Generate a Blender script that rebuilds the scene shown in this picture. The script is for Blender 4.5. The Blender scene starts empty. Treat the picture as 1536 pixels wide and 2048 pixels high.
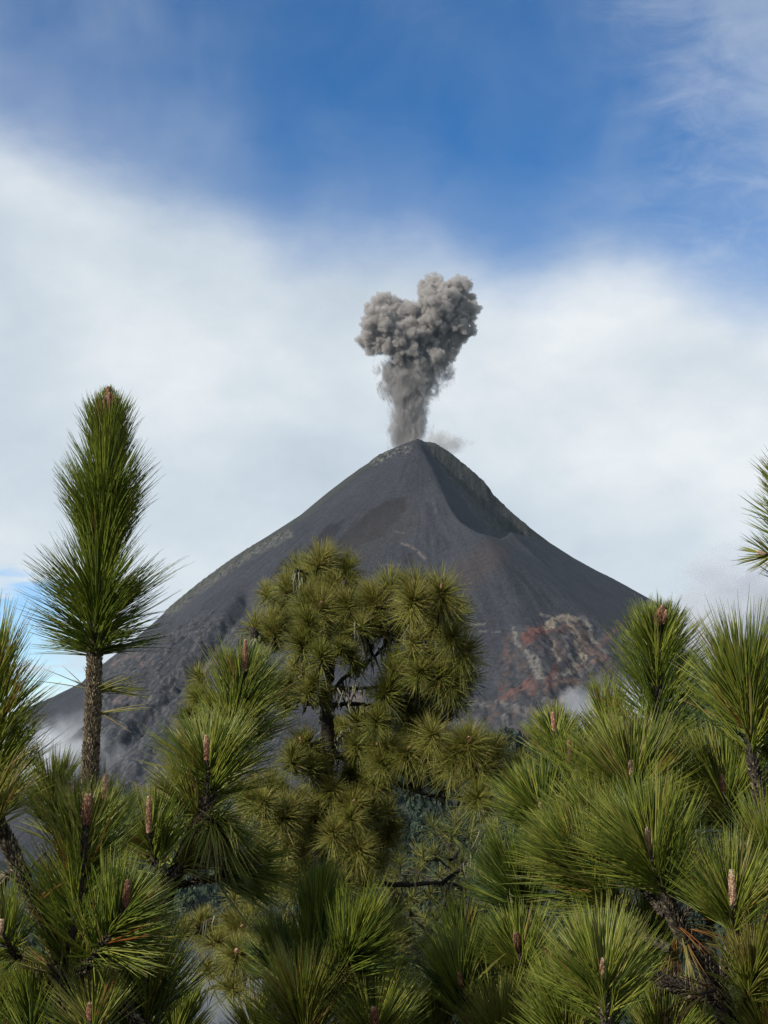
import bpy, math
import numpy as np

rng = np.random.default_rng(11)
C = bpy.context.scene.collection
scene = bpy.context.scene

# ------------------------------------------------------------------ camera geometry
F = 1024 / math.tan(math.radians(20))          # focal length in photo pixels
PITCH = math.radians(8.6)
CP, SP = math.cos(PITCH), math.sin(PITCH)


def pix(px, py, Y):
    """world point at depth Y seen through photo pixel (px, py)"""
    px = np.asarray(px, float); py = np.asarray(py, float)
    x = (px - 768) / F
    u = (1024 - py) / F
    dy = CP - u * SP
    dz = SP + u * CP
    s = Y / dy
    return np.stack([x * s, np.broadcast_to(np.asarray(Y, float), np.shape(s)) * 1.0, dz * s], -1)


def proj(P):
    f = P[..., 1] * CP + P[..., 2] * SP
    u = -P[..., 1] * SP + P[..., 2] * CP
    return 768 + F * P[..., 0] / f, 1024 - F * u / f


cam = bpy.data.cameras.new('camera')
cam_o = bpy.data.objects.new('camera', cam)
C.objects.link(cam_o)
cam.sensor_fit = 'VERTICAL'
cam.sensor_height = 24
cam.lens = 12 / math.tan(math.radians(20))
cam.clip_start = 0.05
cam.clip_end = 60000
cam_o.rotation_euler = (math.pi / 2 + PITCH, 0, 0)
scene.camera = cam_o

# ------------------------------------------------------------------ noise
_perm = rng.permutation(256)
_perm = np.concatenate([_perm, _perm, _perm])
_g3 = rng.normal(size=(256, 3))
_g3 /= np.linalg.norm(_g3, axis=1)[:, None]


def pnoise(p):
    p = np.asarray(p, float)
    i = np.floor(p).astype(int)
    f = p - i
    i &= 255
    w = f * f * f * (f * (f * 6 - 15) + 10)
    out = np.zeros(p.shape[:-1])
    for dx in (0, 1):
        for dy in (0, 1):
            for dz in (0, 1):
                h = _perm[_perm[_perm[i[..., 0] + dx] + i[..., 1] + dy] + i[..., 2] + dz]
                g = _g3[h]
                d = f - np.array([dx, dy, dz])
                wt = (w[..., 0] if dx else 1 - w[..., 0]) * (w[..., 1] if dy else 1 - w[..., 1]) * (w[..., 2] if dz else 1 - w[..., 2])
                out += wt * (g * d).sum(-1)
    return out * 1.6


def fbm(p, o=4, gain=0.5):
    a, s, t = 1.0, 0.0, 0.0
    p = np.asarray(p, float)
    for k in range(o):
        s = s + a * pnoise(p * 2 ** k + 17.3 * k)
        t += a
        a *= gain
    return s / t


def ridged(p, o=4):
    a, s, t = 1.0, 0.0, 0.0
    for k in range(o):
        s = s + a * (1 - np.abs(pnoise(np.asarray(p) * 2 ** k + 9.1 * k)) * 2)
        t += a
        a *= 0.5
    return s / t


def sstep(a, b, x):
    t = np.clip((x - a) / (b - a), 0, 1)
    return t * t * (3 - 2 * t)


# ------------------------------------------------------------------ mesh helpers
class MB:
    def __init__(self):
        self.v, self.q, self.a, self.n = [], [], [], 0

    def add(self, V, Q, tint=0.5):
        V = np.asarray(V, float)
        self.v.append(V)
        self.q.append(np.asarray(Q, np.int64) + self.n)
        self.a.append(np.broadcast_to(np.asarray(tint, float), (len(V),)))
        self.n += len(V)
        return self

    def arrays(self):
        return np.concatenate(self.v), np.concatenate(self.q), np.concatenate(self.a)


def mesh_from(name, V, Q, tint=None, color=None, smooth=True):
    me = bpy.data.meshes.new(name)
    k = Q.shape[1]
    me.vertices.add(len(V))
    me.vertices.foreach_set('co', V.astype(np.float32).ravel())
    me.loops.add(Q.size)
    me.loops.foreach_set('vertex_index', Q.astype(np.int32).ravel())
    me.polygons.add(len(Q))
    me.polygons.foreach_set('loop_start', np.arange(0, Q.size, k, dtype=np.int32))
    me.polygons.foreach_set('loop_total', np.full(len(Q), k, np.int32))
    if smooth:
        me.polygons.foreach_set('use_smooth', np.ones(len(Q), bool))
    if tint is not None:
        at = me.attributes.new('tint', 'FLOAT', 'POINT')
        at.data.foreach_set('value', np.ascontiguousarray(tint, dtype=np.float32))
    if color is not None:
        at = me.attributes.new('albedo', 'FLOAT_COLOR', 'POINT')
        at.data.foreach_set('color', np.ascontiguousarray(color, dtype=np.float32).ravel())
    me.update(calc_edges=True)
    return me


def link(name, me, mat, parent=None):
    o = bpy.data.objects.new(name, me)
    C.objects.link(o)
    if mat is not None:
        me.materials.append(mat)
    if parent is not None:
        o.parent = parent
    return o


def build(name, mb, mat, parent=None, origin=(0, 0, 0)):
    V, Q, a = mb.arrays()
    o = link(name, mesh_from(name, V - np.asarray(origin), Q, tint=a), mat, parent)
    return o


def tag(o, label=None, cat=None, group=None, kind=None):
    for k, v in (('label', label), ('category', cat), ('group', group), ('kind', kind)):
        if v:
            o[k] = v
    return o


def root(name, loc, label, cat, group=None):
    o = bpy.data.objects.new(name, None)
    C.objects.link(o)
    o.location = loc
    o.empty_display_size = 0.2
    return tag(o, label, cat, group)


def nrm(v):
    return v / np.maximum(np.linalg.norm(v, axis=-1, keepdims=True), 1e-9)


def smooth_path(pts, n):
    """Catmull-Rom through pts"""
    pts = np.asarray(pts, float)
    if len(pts) == 2:
        t = np.linspace(0, 1, n)[:, None]
        return pts[0] * (1 - t) + pts[1] * t
    P = np.concatenate([[2 * pts[0] - pts[1]], pts, [2 * pts[-1] - pts[-2]]])
    u = np.linspace(0, len(pts) - 1 - 1e-6, n)
    i = u.astype(int)
    t = (u - i)[:, None]
    a, b, c, d = P[i], P[i + 1], P[i + 2], P[i + 3]
    return 0.5 * (2 * b + (c - a) * t + (2 * a - 5 * b + 4 * c - d) * t ** 2 + (3 * b - a - 3 * c + d) * t ** 3)


def frames(P):
    T = nrm(np.gradient(P, axis=0))
    U = np.zeros_like(P)
    ref = np.array([0.3, -1.0, 0.1])
    u = ref - T[0] * (ref @ T[0])
    for k in range(len(P)):
        u = u - T[k] * (u @ T[k])
        u = u / max(np.linalg.norm(u), 1e-9)
        U[k] = u
    return T, U, np.cross(T, U)


def tube(mb, pts, rad, n=24, sides=10, bump=0.0, tint=0.5, freq=60):
    P = smooth_path(pts, n)
    rad = np.interp(np.linspace(0, 1, n), np.linspace(0, 1, len(np.atleast_1d(rad))), np.atleast_1d(rad)) if np.ndim(rad) else np.full(n, rad)
    T, U, W = frames(P)
    th = np.linspace(0, 2 * math.pi, sides, endpoint=False)
    ring = np.cos(th)[None, :, None] * U[:, None] + np.sin(th)[None, :, None] * W[:, None]
    V = P[:, None] + ring * rad[:, None, None]
    if bump:
        V = V + ring * (bump * rad[:, None] * fbm(V * freq, 2))[..., None]
    V = V.reshape(-1, 3)
    i, j = np.meshgrid(np.arange(n - 1), np.arange(sides), indexing='ij')
    j2 = (j + 1) % sides
    Q = np.stack([i * sides + j, i * sides + j2, (i + 1) * sides + j2, (i + 1) * sides + j], -1).reshape(-1, 4)
    # end caps
    V = np.concatenate([V, P[:1], P[-1:] + T[-1:] * rad[-1]])
    b, t = n * sides, n * sides + 1
    jj = np.arange(sides)
    k2 = (jj + 1) % sides
    Q = np.concatenate([Q, np.stack([jj, k2, np.full(sides, b), np.full(sides, b)], -1)[:, [1, 0, 2, 2]][:0],
                        ])
    o = (n - 1) * sides
    ev = np.arange(0, sides - sides % 2, 2)
    Q = np.concatenate([Q, np.stack([o + ev, o + (ev + 1) % sides, o + (ev + 2) % sides, np.full(len(ev), t)], -1)])
    mb.add(V, Q, tint)
    return P, T, U, W, rad


def strands(mb, P0, D, L, bend, r, tint, segs=4, sides=3):
    """thin tapered curved needles as closed three-sided prisms"""
    n = len(P0)
    D = nrm(D)
    a = nrm(np.cross(D, rng.normal(size=(n, 3))))
    b = np.cross(D, a)
    s = np.linspace(0, 1, segs + 1)
    C0 = P0[:, None] + D[:, None] * (L[:, None] * s[None])[..., None] + bend[:, None] * ((L[:, None] * s[None] ** 2)[..., None])
    rr = r[:, None] * (1.0 - 0.82 * s[None] ** 3)
    th = np.linspace(0, 2 * math.pi, sides, endpoint=False)
    V = C0[:, :, None] + rr[:, :, None, None] * (np.cos(th)[None, None, :, None] * a[:, None, None] + np.sin(th)[None, None, :, None] * b[:, None, None])
    per = (segs + 1) * sides
    i, j = np.meshgrid(np.arange(segs), np.arange(sides), indexing='ij')
    j2 = (j + 1) % sides
    q = np.stack([i * sides + j, i * sides + j2, (i + 1) * sides + j2, (i + 1) * sides + j], -1).reshape(-1, 4)
    Q = (np.arange(n) * per)[:, None, None] + q[None]
    mb.add(V.reshape(-1, 3), Q.reshape(-1, 4), np.repeat(tint, per))


def pegs(mb, path, per_m, ln, thick, tint=0.5, out=0.75):
    """old needle bases standing off a stem like scales"""
    P, T, U, W, rad = path
    seg = np.linalg.norm(np.diff(P, axis=0), axis=1)
    tot = seg.sum()
    n = int(per_m * tot)
    if n < 3:
        return
    c = np.concatenate([[0], np.cumsum(seg)]) / tot
    t = np.sort(rng.random(n))
    ip = lambda A: np.stack([np.interp(t, c, A[:, k]) for k in range(3)], -1)
    Pi, Ti, Ui = ip(P), nrm(ip(T)), nrm(ip(U))
    Wi = np.cross(Ti, Ui)
    th = np.arange(n) * 2.39996 + rng.normal(0, .15, n)
    R = np.cos(th)[:, None] * Ui + np.sin(th)[:, None] * Wi
    ri = np.interp(t, c, rad)
    D = R * out + Ti * (1 - out * 0.5) + rng.normal(0, .12, (n, 3))
    strands(mb, Pi + R * (ri * 0.85)[:, None], D, ln * rng.uniform(.6, 1.3, n), Ti * 0.3, thick * rng.uniform(.7, 1.3, n),
            np.clip(tint + rng.normal(0, .22, n), 0, 1), segs=2, sides=4)


# ------------------------------------------------------------------ materials
def newmat(name):
    m = bpy.data.materials.new(name)
    m.use_nodes = True
    nt = m.node_tree
    nt.nodes.clear()
    out = nt.nodes.new('ShaderNodeOutputMaterial')
    return m, nt, out


def N(nt, typ, **kw):
    n = nt.nodes.new(typ)
    for k, v in kw.items():
        if k in n.inputs:
            n.inputs[k].default_value = v
        else:
            setattr(n, k, v)
    return n


def ramp(nt, stops):
    r = nt.nodes.new('ShaderNodeValToRGB')
    e = r.color_ramp.elements
    while len(e) < len(stops):
        e.new(0.5)
    for k, (p, c) in enumerate(stops):
        e[k].position = p
        e[k].color = (*c, 1) if len(c) == 3 else c
    return r


def math_n(nt, op, a, b=None, c=None, clamp=False):
    m = nt.nodes.new('ShaderNodeMath')
    m.operation = op
    m.use_clamp = clamp
    for k, v in enumerate((a, b, c)):
        if v is None:
            continue
        if isinstance(v, (int, float)):
            m.inputs[k].default_value = v
        else:
            nt.links.new(v, m.inputs[k])
    return m.outputs[0]


def tint_mat(name, stops, rough=0.5, trans=0.0, spec=0.4, bump=None, noise=0.0):
    m, nt, out = newmat(name)
    at = N(nt, 'ShaderNodeAttribute', attribute_name='tint')
    fac = at.outputs['Fac']
    if noise:
        tc = N(nt, 'ShaderNodeTexCoord')
        nz = N(nt, 'ShaderNodeTexNoise', Scale=noise, Detail=4.0)
        nt.links.new(tc.outputs['Object'], nz.inputs['Vector'])
        fac = math_n(nt, 'ADD', fac, math_n(nt, 'MULTIPLY', math_n(nt, 'SUBTRACT', nz.outputs['Fac'], 0.5), 0.9))
    rp = ramp(nt, stops)
    nt.links.new(fac, rp.inputs['Fac'])
    p = N(nt, 'ShaderNodeBsdfPrincipled', Roughness=rough)
    p.inputs['Specular IOR Level'].default_value = spec
    nt.links.new(rp.outputs['Color'], p.inputs['Base Color'])
    if bump:
        tc = N(nt, 'ShaderNodeTexCoord')
        v = N(nt, 'ShaderNodeTexVoronoi', Scale=bump)
        nt.links.new(tc.outputs['Object'], v.inputs['Vector'])
        b = N(nt, 'ShaderNodeBump', Strength=0.7, Distance=0.01)
        nt.links.new(v.outputs['Distance'], b.inputs['Height'])
        nt.links.new(b.outputs['Normal'], p.inputs['Normal'])
    if trans:
        tr = N(nt, 'ShaderNodeBsdfTranslucent')
        nt.links.new(rp.outputs['Color'], tr.inputs['Color'])
        mx = N(nt, 'ShaderNodeMixShader')
        mx.inputs[0].default_value = trans
        nt.links.new(p.outputs[0], mx.inputs[1])
        nt.links.new(tr.outputs[0], mx.inputs[2])
        nt.links.new(mx.outputs[0], out.inputs['Surface'])
    else:
        nt.links.new(p.outputs[0], out.inputs['Surface'])
    return m


# tint: 0 dark blue green, .5 mid green, .75 yellow green, .9 straw, 1 rust brown
M_NEEDLE = tint_mat('needle_green', [(0.0, (0.050, 0.094, 0.030)), (0.35, (0.155, 0.210, 0.028)), (0.6, (0.310, 0.340, 0.050)),
                                     (0.8, (0.30, 0.30, 0.075)), (0.92, (0.30, 0.24, 0.09)), (1.0, (0.26, 0.09, 0.02))], rough=0.36, trans=0.45, spec=0.5)
M_OLDNEEDLE = tint_mat('needle_olive', [(0.0, (0.055, 0.075, 0.022)), (0.35, (0.150, 0.172, 0.030)), (0.6, (0.275, 0.272, 0.054)),
                                        (0.8, (0.28, 0.25, 0.07)), (0.92, (0.30, 0.23, 0.09)), (1.0, (0.22, 0.10, 0.03))], rough=0.42, trans=0.40, spec=0.45)
M_BARK = tint_mat('scaly_bark', [(0.0, (0.012, 0.010, 0.009)), (0.45, (0.045, 0.036, 0.028)), (0.8, (0.16, 0.13, 0.085)), (1.0, (0.26, 0.21, 0.14))],
                  rough=0.85, spec=0.2, noise=90.0)
M_OLDBARK = tint_mat('old_bark', [(0.0, (0.014, 0.012, 0.010)), (0.5, (0.030, 0.026, 0.021)), (0.8, (0.065, 0.060, 0.047)), (1.0, (0.15, 0.15, 0.115))],
                     rough=0.9, spec=0.15, noise=14.0, bump=30)
M_BUD = tint_mat('bud_scales', [(0.0, (0.06, 0.022, 0.012)), (0.5, (0.19, 0.085, 0.045)), (0.8, (0.34, 0.20, 0.12)), (1.0, (0.55, 0.45, 0.33))], rough=0.6, spec=0.3)
M_CONE = tint_mat('cone_scales', [(0.0, (0.012, 0.009, 0.008)), (0.6, (0.040, 0.028, 0.022)), (1.0, (0.10, 0.07, 0.05))], rough=0.8)
M_LICHEN = tint_mat('lichen', [(0.0, (0.06, 0.063, 0.036)), (0.5, (0.12, 0.122, 0.075)), (1.0, (0.22, 0.22, 0.15))], rough=0.95, spec=0.1, trans=0.1)
M_FOREST = tint_mat('forest_leaves', [(0.0, (0.012, 0.020, 0.015)), (0.5, (0.023, 0.036, 0.022)), (1.0, (0.046, 0.058, 0.032))], rough=0.8, spec=0.1)

# ------------------------------------------------------------------ light and sky
SUN_EL = math.radians(29)
SUN_AZ = math.radians(-122)          # measured from +Y towards +X : to the left, a little behind the camera
sd = np.array([math.sin(SUN_AZ) * math.cos(SUN_EL), math.cos(SUN_AZ) * math.cos(SUN_EL), math.sin(SUN_EL)])
sun = bpy.data.lights.new('sun', 'SUN')
sun.energy = 5.0
sun.angle = math.radians(0.6)
sun.color = (1.0, 0.94, 0.84)
sun_o = bpy.data.objects.new('sun', sun)
C.objects.link(sun_o)
from mathutils import Vector
sun_o.rotation_euler = Vector(sd).to_track_quat('Z', 'Y').to_euler()
sun_o.location = (0, 0, 50)

world = bpy.data.worlds.new('World')
scene.world = world
world.use_nodes = True
wt = world.node_tree
wt.nodes.clear()
wout = wt.nodes.new('ShaderNodeOutputWorld')
sky = N(wt, 'ShaderNodeTexSky', sky_type='NISHITA')
sky.sun_disc = False
sky.sun_elevation = SUN_EL
sky.sun_rotation = SUN_AZ
sky.altitude = 3600
sky.air_density = 1.0
sky.dust_density = 0.2
sky.ozone_density = 2.5
bg = N(wt, 'ShaderNodeBackground', Strength=0.124)
hs = N(wt, 'ShaderNodeHueSaturation', Saturation=1.28, Value=1.0)
wt.links.new(sky.outputs[0], hs.inputs['Color'])
wt.links.new(hs.outputs[0], bg.inputs['Color'])
# clouds, laid out on the celestial sphere by azimuth and elevation (radians)
tc = N(wt, 'ShaderNodeTexCoord')
sx = N(wt, 'ShaderNodeSeparateXYZ')
wt.links.new(tc.outputs['Generated'], sx.inputs[0])
az = math_n(wt, 'ARCTAN2', sx.outputs[0], sx.outputs[1])
el = math_n(wt, 'ARCSINE', sx.outputs[2])


def dirnoise(sx_, sy_, scale, detail, rough=0.55, off=0.0, dist=0.0):
    cb = N(wt, 'ShaderNodeCombineXYZ')
    wt.links.new(math_n(wt, 'MULTIPLY', az, sx_), cb.inputs[0])
    wt.links.new(math_n(wt, 'MULTIPLY', el, sy_), cb.inputs[1])
    cb.inputs[2].default_value = off
    nz = N(wt, 'ShaderNodeTexNoise', Scale=scale, Detail=detail, Roughness=rough, Distortion=dist)
    wt.links.new(cb.outputs[0], nz.inputs['Vector'])
    return nz.outputs['Fac']


def sstep_n(x, a, b):
    mr = N(wt, 'ShaderNodeMapRange')
    mr.interpolation_type = 'SMOOTHSTEP'
    mr.inputs['From Min'].default_value = a
    mr.inputs['From Max'].default_value = b
    wt.links.new(x, mr.inputs['Value'])
    return mr.outputs[0]


# top edge of the main bank, as a function of azimuth
AZ0, AZ1, EL0, EL1 = -0.35, 0.35, 0.20, 0.50
edge = [(-0.28, 23.2), (-0.2, 22.0), (-0.12, 21.2), (-0.06, 19.6), (0.03, 19.8), (0.10, 18.6), (0.17, 19.6), (0.22, 18.6), (0.27, 17.5), (0.33, 17.3)]
fc = wt.nodes.new('ShaderNodeFloatCurve')
cv = fc.mapping.curves[0]
pts = [((a - AZ0) / (AZ1 - AZ0), (math.radians(e) - EL0) / (EL1 - EL0)) for a, e in edge]
pts = [(0.0, pts[0][1])] + pts + [(1.0, pts[-1][1])]
cv.points[0].location = pts[0]
cv.points[1].location = pts[-1]
for p in pts[1:-1]:
    cv.points.new(*p)
fc.mapping.update()
wt.links.new(math_n(wt, 'MULTIPLY_ADD', az, 1 / (AZ1 - AZ0), -AZ0 / (AZ1 - AZ0), clamp=True), fc.inputs['Value'])
edge_el = math_n(wt, 'MULTIPLY_ADD', fc.outputs[0], EL1 - EL0, EL0)
n1 = dirnoise(1, 1.3, 7, 5, off=2.0)
n2 = dirnoise(1, 2.0, 22, 6, off=5.0)
below = math_n(wt, 'SUBTRACT', edge_el, el)
below = math_n(wt, 'ADD', below, math_n(wt, 'MULTIPLY', math_n(wt, 'SUBTRACT', n1, 0.5), 0.04))
below = math_n(wt, 'ADD', below, math_n(wt, 'MULTIPLY', math_n(wt, 'SUBTRACT', n2, 0.5), 0.022))
bank = sstep_n(below, -0.022, 0.052)
# thin veil in the blue: streaks, denser to the left, at the top right and near the bank
st = dirnoise(1.2, 0.9, 6, 4, rough=0.5, off=8.0, dist=0.3)
st2 = dirnoise(1.0, 1.5, 5, 4, off=3.3)
fine = dirnoise(1.0, 2.6, 16, 8, rough=0.65, off=12.0, dist=0.8)
veil = math_n(wt, 'MULTIPLY', sstep_n(st, 0.38, 0.80), sstep_n(st2, 0.30, 0.70))
veil = math_n(wt, 'MULTIPLY', veil, 0.26)
leftv = math_n(wt, 'MULTIPLY', sstep_n(az, -0.02, -0.30), sstep_n(el, 0.56, 0.38))
leftv = math_n(wt, 'MULTIPLY', leftv, math_n(wt, 'MULTIPLY_ADD', st, 0.16, 0.0))
rt = math_n(wt, 'MULTIPLY', sstep_n(math_n(wt, 'MULTIPLY_ADD', el, 0.35, math_n(wt, 'MULTIPLY_ADD', fine, 0.16, az)), 0.39, 0.56), sstep_n(el, 0.28, 0.40))
rt = math_n(wt, 'MULTIPLY', rt, 0.42)
near = math_n(wt, 'MULTIPLY', sstep_n(below, -0.08, 0.0), 0.16)
# right hand wisps reaching up from the bank
rw = math_n(wt, 'MULTIPLY', math_n(wt, 'MULTIPLY', sstep_n(fine, 0.42, 0.72), sstep_n(az, 0.06, 0.2)), math_n(wt, 'MULTIPLY', sstep_n(el, 0.42, 0.33), 0.14))
tot = bank
thin = math_n(wt, 'MULTIPLY_ADD', dirnoise(1, 1.2, 12, 6, rough=0.6, off=15.0, dist=0.6), 0.16, -0.038)
# unseen bright cloud added behind and beside the viewer as frontal fill light
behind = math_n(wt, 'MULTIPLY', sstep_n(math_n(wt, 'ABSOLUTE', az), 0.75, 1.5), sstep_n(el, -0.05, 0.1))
behind_fill = math_n(wt, 'MULTIPLY', behind, 0.7)
for t in (veil, leftv, rt, near, rw, thin, behind_fill):
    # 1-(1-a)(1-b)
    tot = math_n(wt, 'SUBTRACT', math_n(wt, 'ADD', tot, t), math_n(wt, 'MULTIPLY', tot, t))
# the gap of clear sky low down on the left
gapn = dirnoise(1, 3.0, 9, 6, off=6.5)
gap = math_n(wt, 'MULTIPLY', sstep_n(math_n(wt, 'MULTIPLY_ADD', gapn, 0.10, az), -0.135, -0.19),
             math_n(wt, 'MULTIPLY', sstep_n(math_n(wt, 'MULTIPLY_ADD', gapn, 0.05, el), 0.131, 0.118), sstep_n(el, 0.005, 0.03)))
gapst = sstep_n(dirnoise(1, 5.0, 11, 6, off=9.4), 0.50, 0.66)
gap = math_n(wt, 'MULTIPLY', gap, math_n(wt, 'MULTIPLY_ADD', gapst, -0.75, 0.85))
tot = math_n(wt, 'MULTIPLY', tot, math_n(wt, 'SUBTRACT', 1.0, gap))
tot = math_n(wt, 'MULTIPLY', tot, 1.0, clamp=True)
# cloud brightness
b1 = dirnoise(1, 1.6, 6, 5, off=1.1)
b2 = dirnoise(1, 1.4, 3.2, 3, off=4.2)
br = math_n(wt, 'ADD', math_n(wt, 'MULTIPLY', b1, 0.5), math_n(wt, 'MULTIPLY', b2, 0.5))
crp = ramp(wt, [(0.36, (0.47, 0.55, 0.63)), (0.50, (0.60, 0.665, 0.72)), (0.62, (0.76, 0.795, 0.82))])
wt.links.new(br, crp.inputs['Fac'])
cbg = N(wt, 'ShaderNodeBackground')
wt.links.new(math_n(wt, 'MULTIPLY_ADD', behind, 0.35, 0.84), cbg.inputs['Strength'])  # the added rear cloud is made brighter to lift the foliage
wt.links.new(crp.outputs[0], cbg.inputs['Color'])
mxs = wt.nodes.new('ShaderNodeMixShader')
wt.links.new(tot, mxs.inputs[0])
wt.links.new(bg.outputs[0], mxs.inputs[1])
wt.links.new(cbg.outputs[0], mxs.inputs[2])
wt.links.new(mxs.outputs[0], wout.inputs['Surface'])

# ------------------------------------------------------------------ ground and hill
def ground_h(X, Y):
    s = np.where(Y < 0, -1.7 - 0.35 * np.maximum(Y, -500), -1.7 - 0.52 * Y)
    low = -315 - 0.05 * np.maximum(Y - 650, 0)
    k = 25.0
    s = np.maximum(s, low) + np.log1p(np.exp(-np.abs(s - low) / k)) * k * sstep(200, 500, Y)
    r = np.interp(X, [-900, -300, -90, 60, 124, 220, 336, 520, 900], [-170, -120, -92, -52, -27, -12, 32, 90, 150])
    hill = r - np.where(Y < 1500, 0.40 * (1500 - Y), 0.5 * (Y - 1500))
    P = np.stack([X / 120, Y / 120, np.zeros_like(X)], -1)
    far = sstep(60, 400, np.abs(Y) + np.abs(X) * .5)
    n = fbm(P, 4)
    z = np.maximum(s, hill + n * 30)
    z = z + n * 12 * far + fbm(P * 30, 3) * 0.5 * sstep(2, 10, Y)
    return np.maximum(z, -520 + n * 10)


def axis_pts(a, b, n, c, p=2.6):
    t = np.linspace(-1, 1, n)
    w = np.sign(t) * np.abs(t) ** p
    return np.where(w < 0, c + w * (c - a), c + w * (b - c))


gx = axis_pts(-9000, 9000, 260, 0, 3.0)
gy = axis_pts(-2500, 14000, 330, 3, 3.2)
GX, GY = np.meshgrid(gx, gy, indexing='ij')
GZ = ground_h(GX, GY)


def grid_quads(nx, ny):
    i, j = np.meshgrid(np.arange(nx - 1), np.arange(ny - 1), indexing='ij')
    return np.stack([i * ny + j, (i + 1) * ny + j, (i + 1) * ny + j + 1, i * ny + j + 1], -1).reshape(-1, 4)


def albedo_mat(name, rough=0.95, noise=0.05, bump=0.0, bscale=0.15, bdist=1.0, var=0.5):
    m, nt, out = newmat(name)
    at = N(nt, 'ShaderNodeAttribute', attribute_name='albedo')
    tcn = N(nt, 'ShaderNodeTexCoord')
    nz = N(nt, 'ShaderNodeTexNoise', Scale=noise, Detail=8.0, Roughness=0.65)
    nt.links.new(tcn.outputs['Object'], nz.inputs['Vector'])
    mr = N(nt, 'ShaderNodeMapRange')
    mr.inputs['From Min'].default_value = 0.3
    mr.inputs['From Max'].default_value = 0.7
    mr.inputs['To Min'].default_value = 1 - var
    mr.inputs['To Max'].default_value = 1 + var
    nt.links.new(nz.outputs['Fac'], mr.inputs['Value'])
    mul = N(nt, 'ShaderNodeVectorMath', operation='MULTIPLY')
    nt.links.new(at.outputs['Color'], mul.inputs[0])
    nt.links.new(mr.outputs[0], mul.inputs[1])
    p = N(nt, 'ShaderNodeBsdfPrincipled', Roughness=rough)
    p.inputs['Specular IOR Level'].default_value = 0.15
    nt.links.new(mul.outputs[0], p.inputs['Base Color'])
    if bump:
        n2_ = N(nt, 'ShaderNodeTexNoise', Scale=bscale, Detail=10.0, Roughness=0.7)
        nt.links.new(tcn.outputs['Object'], n2_.inputs['Vector'])
        b = N(nt, 'ShaderNodeBump', Strength=bump, Distance=bdist)
        nt.links.new(n2_.outputs['Fac'], b.inputs['Height'])
        nt.links.new(b.outputs['Normal'], p.inputs['Normal'])
    nt.links.new(p.outputs[0], out.inputs['Surface'])
    return m


M_GROUND = albedo_mat('ground_soil', noise=0.08)
nearsoil = sstep(400, 60, np.hypot(GX, GY))[..., None]
gcol = np.array([0.017, 0.022, 0.016]) * (1 - nearsoil) + np.array([0.05, 0.042, 0.032]) * nearsoil
gcol = gcol * (1 + 0.5 * fbm(np.stack([GX / 7, GY / 7, GX * 0], -1), 3))[..., None]
gcol = np.concatenate([gcol, np.ones(gcol.shape[:2] + (1,))], -1).reshape(-1, 4)
g = link('ground', mesh_from('ground', np.stack([GX, GY, GZ], -1).reshape(-1, 3), grid_quads(len(gx), len(gy)), color=gcol), M_GROUND)
tag(g, 'dark slope falling from the viewpoint into the wooded valley', 'ground', kind='structure')

# ------------------------------------------------------------------ volcano
def dense(pts, step=8.0):
    out = []
    for a, b in zip(pts[:-1], pts[1:]):
        n = max(2, int(np.linalg.norm(b - a) / step))
        t = np.linspace(0, 1, n, endpoint=False)[:, None]
        out.append(a + (b - a) * t)
    out.append(pts[-1:])
    return np.concatenate(out)


left_px = [(835, 876), (792, 893), (760, 908), (745, 920), (720, 936), (690, 958), (645, 993), (600, 1030), (550, 1062), (500, 1094), (460, 1121), (420, 1150), (380, 1182),
           (340, 1215), (300, 1252), (250, 1294), (205, 1330), (165, 1364), (110, 1392), (60, 1413), (-100, 1480)]
right_px = [(835, 876), (852, 882), (872, 887), (900, 905), (925, 926), (950, 946), (968, 963), (980, 978), (985, 988), (1000, 1003), (1022, 1024), (1060, 1055), (1100, 1085),
            (1145, 1114), (1190, 1139), (1250, 1170), (1310, 1203), (1350, 1226), (1400, 1262), (1600, 1390)]
back_px = [(1340, 1290), (1385, 1252), (1410, 1236), (1432, 1224), (1452, 1217), (1475, 1214), (1500, 1222), (1560, 1235), (1650, 1260)]
S_left = np.array([pix(a, b, 3000 + 0.0 * k) for k, (a, b) in enumerate(left_px)])
S_right = np.array([pix(a, b, 3000 + 6.0 * k) for k, (a, b) in enumerate(right_px)])
S_left[:, 2] += 6.0 * np.minimum(1, np.arange(len(S_left)) / 3)
S_right[:, 2] += 6.0 * np.minimum(1, np.arange(len(S_right)) / 3)
S_back = np.array([pix(a, b, 3400) for a, b in back_px])
S_front = np.array([pix(835, 876, 3000), pix(850, 920, 2925), pix(878, 965, 2800), pix(905, 1010, 2695), pix(930, 1042, 2620), pix(965, 1066, 2545), (205, 2400, 262), (225, 2200, 140), (240, 1900, -40)])
S_crest = np.array([pix(965, 1066, 2545), pix(1000, 1075, 2650), pix(1050, 1080, 2820), pix(1098, 1087, 3010)])
S_spur = np.array([pix(420, 1330, 2660), pix(300, 1410, 2450), pix(165, 1482, 2290), pix(80, 1575, 2140)])
gxv = np.linspace(-1250, 1150, 800)
gyv = np.concatenate([np.linspace(1700, 3120, 520), np.linspace(3125, 3900, 110)])
VX, VY = np.meshgrid(gxv, gyv, indexing='ij')
P2 = np.stack([VX.ravel(), VY.ravel()], -1).astype(np.float32)
H = np.full(len(P2), -1e9, np.float32)
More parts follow.
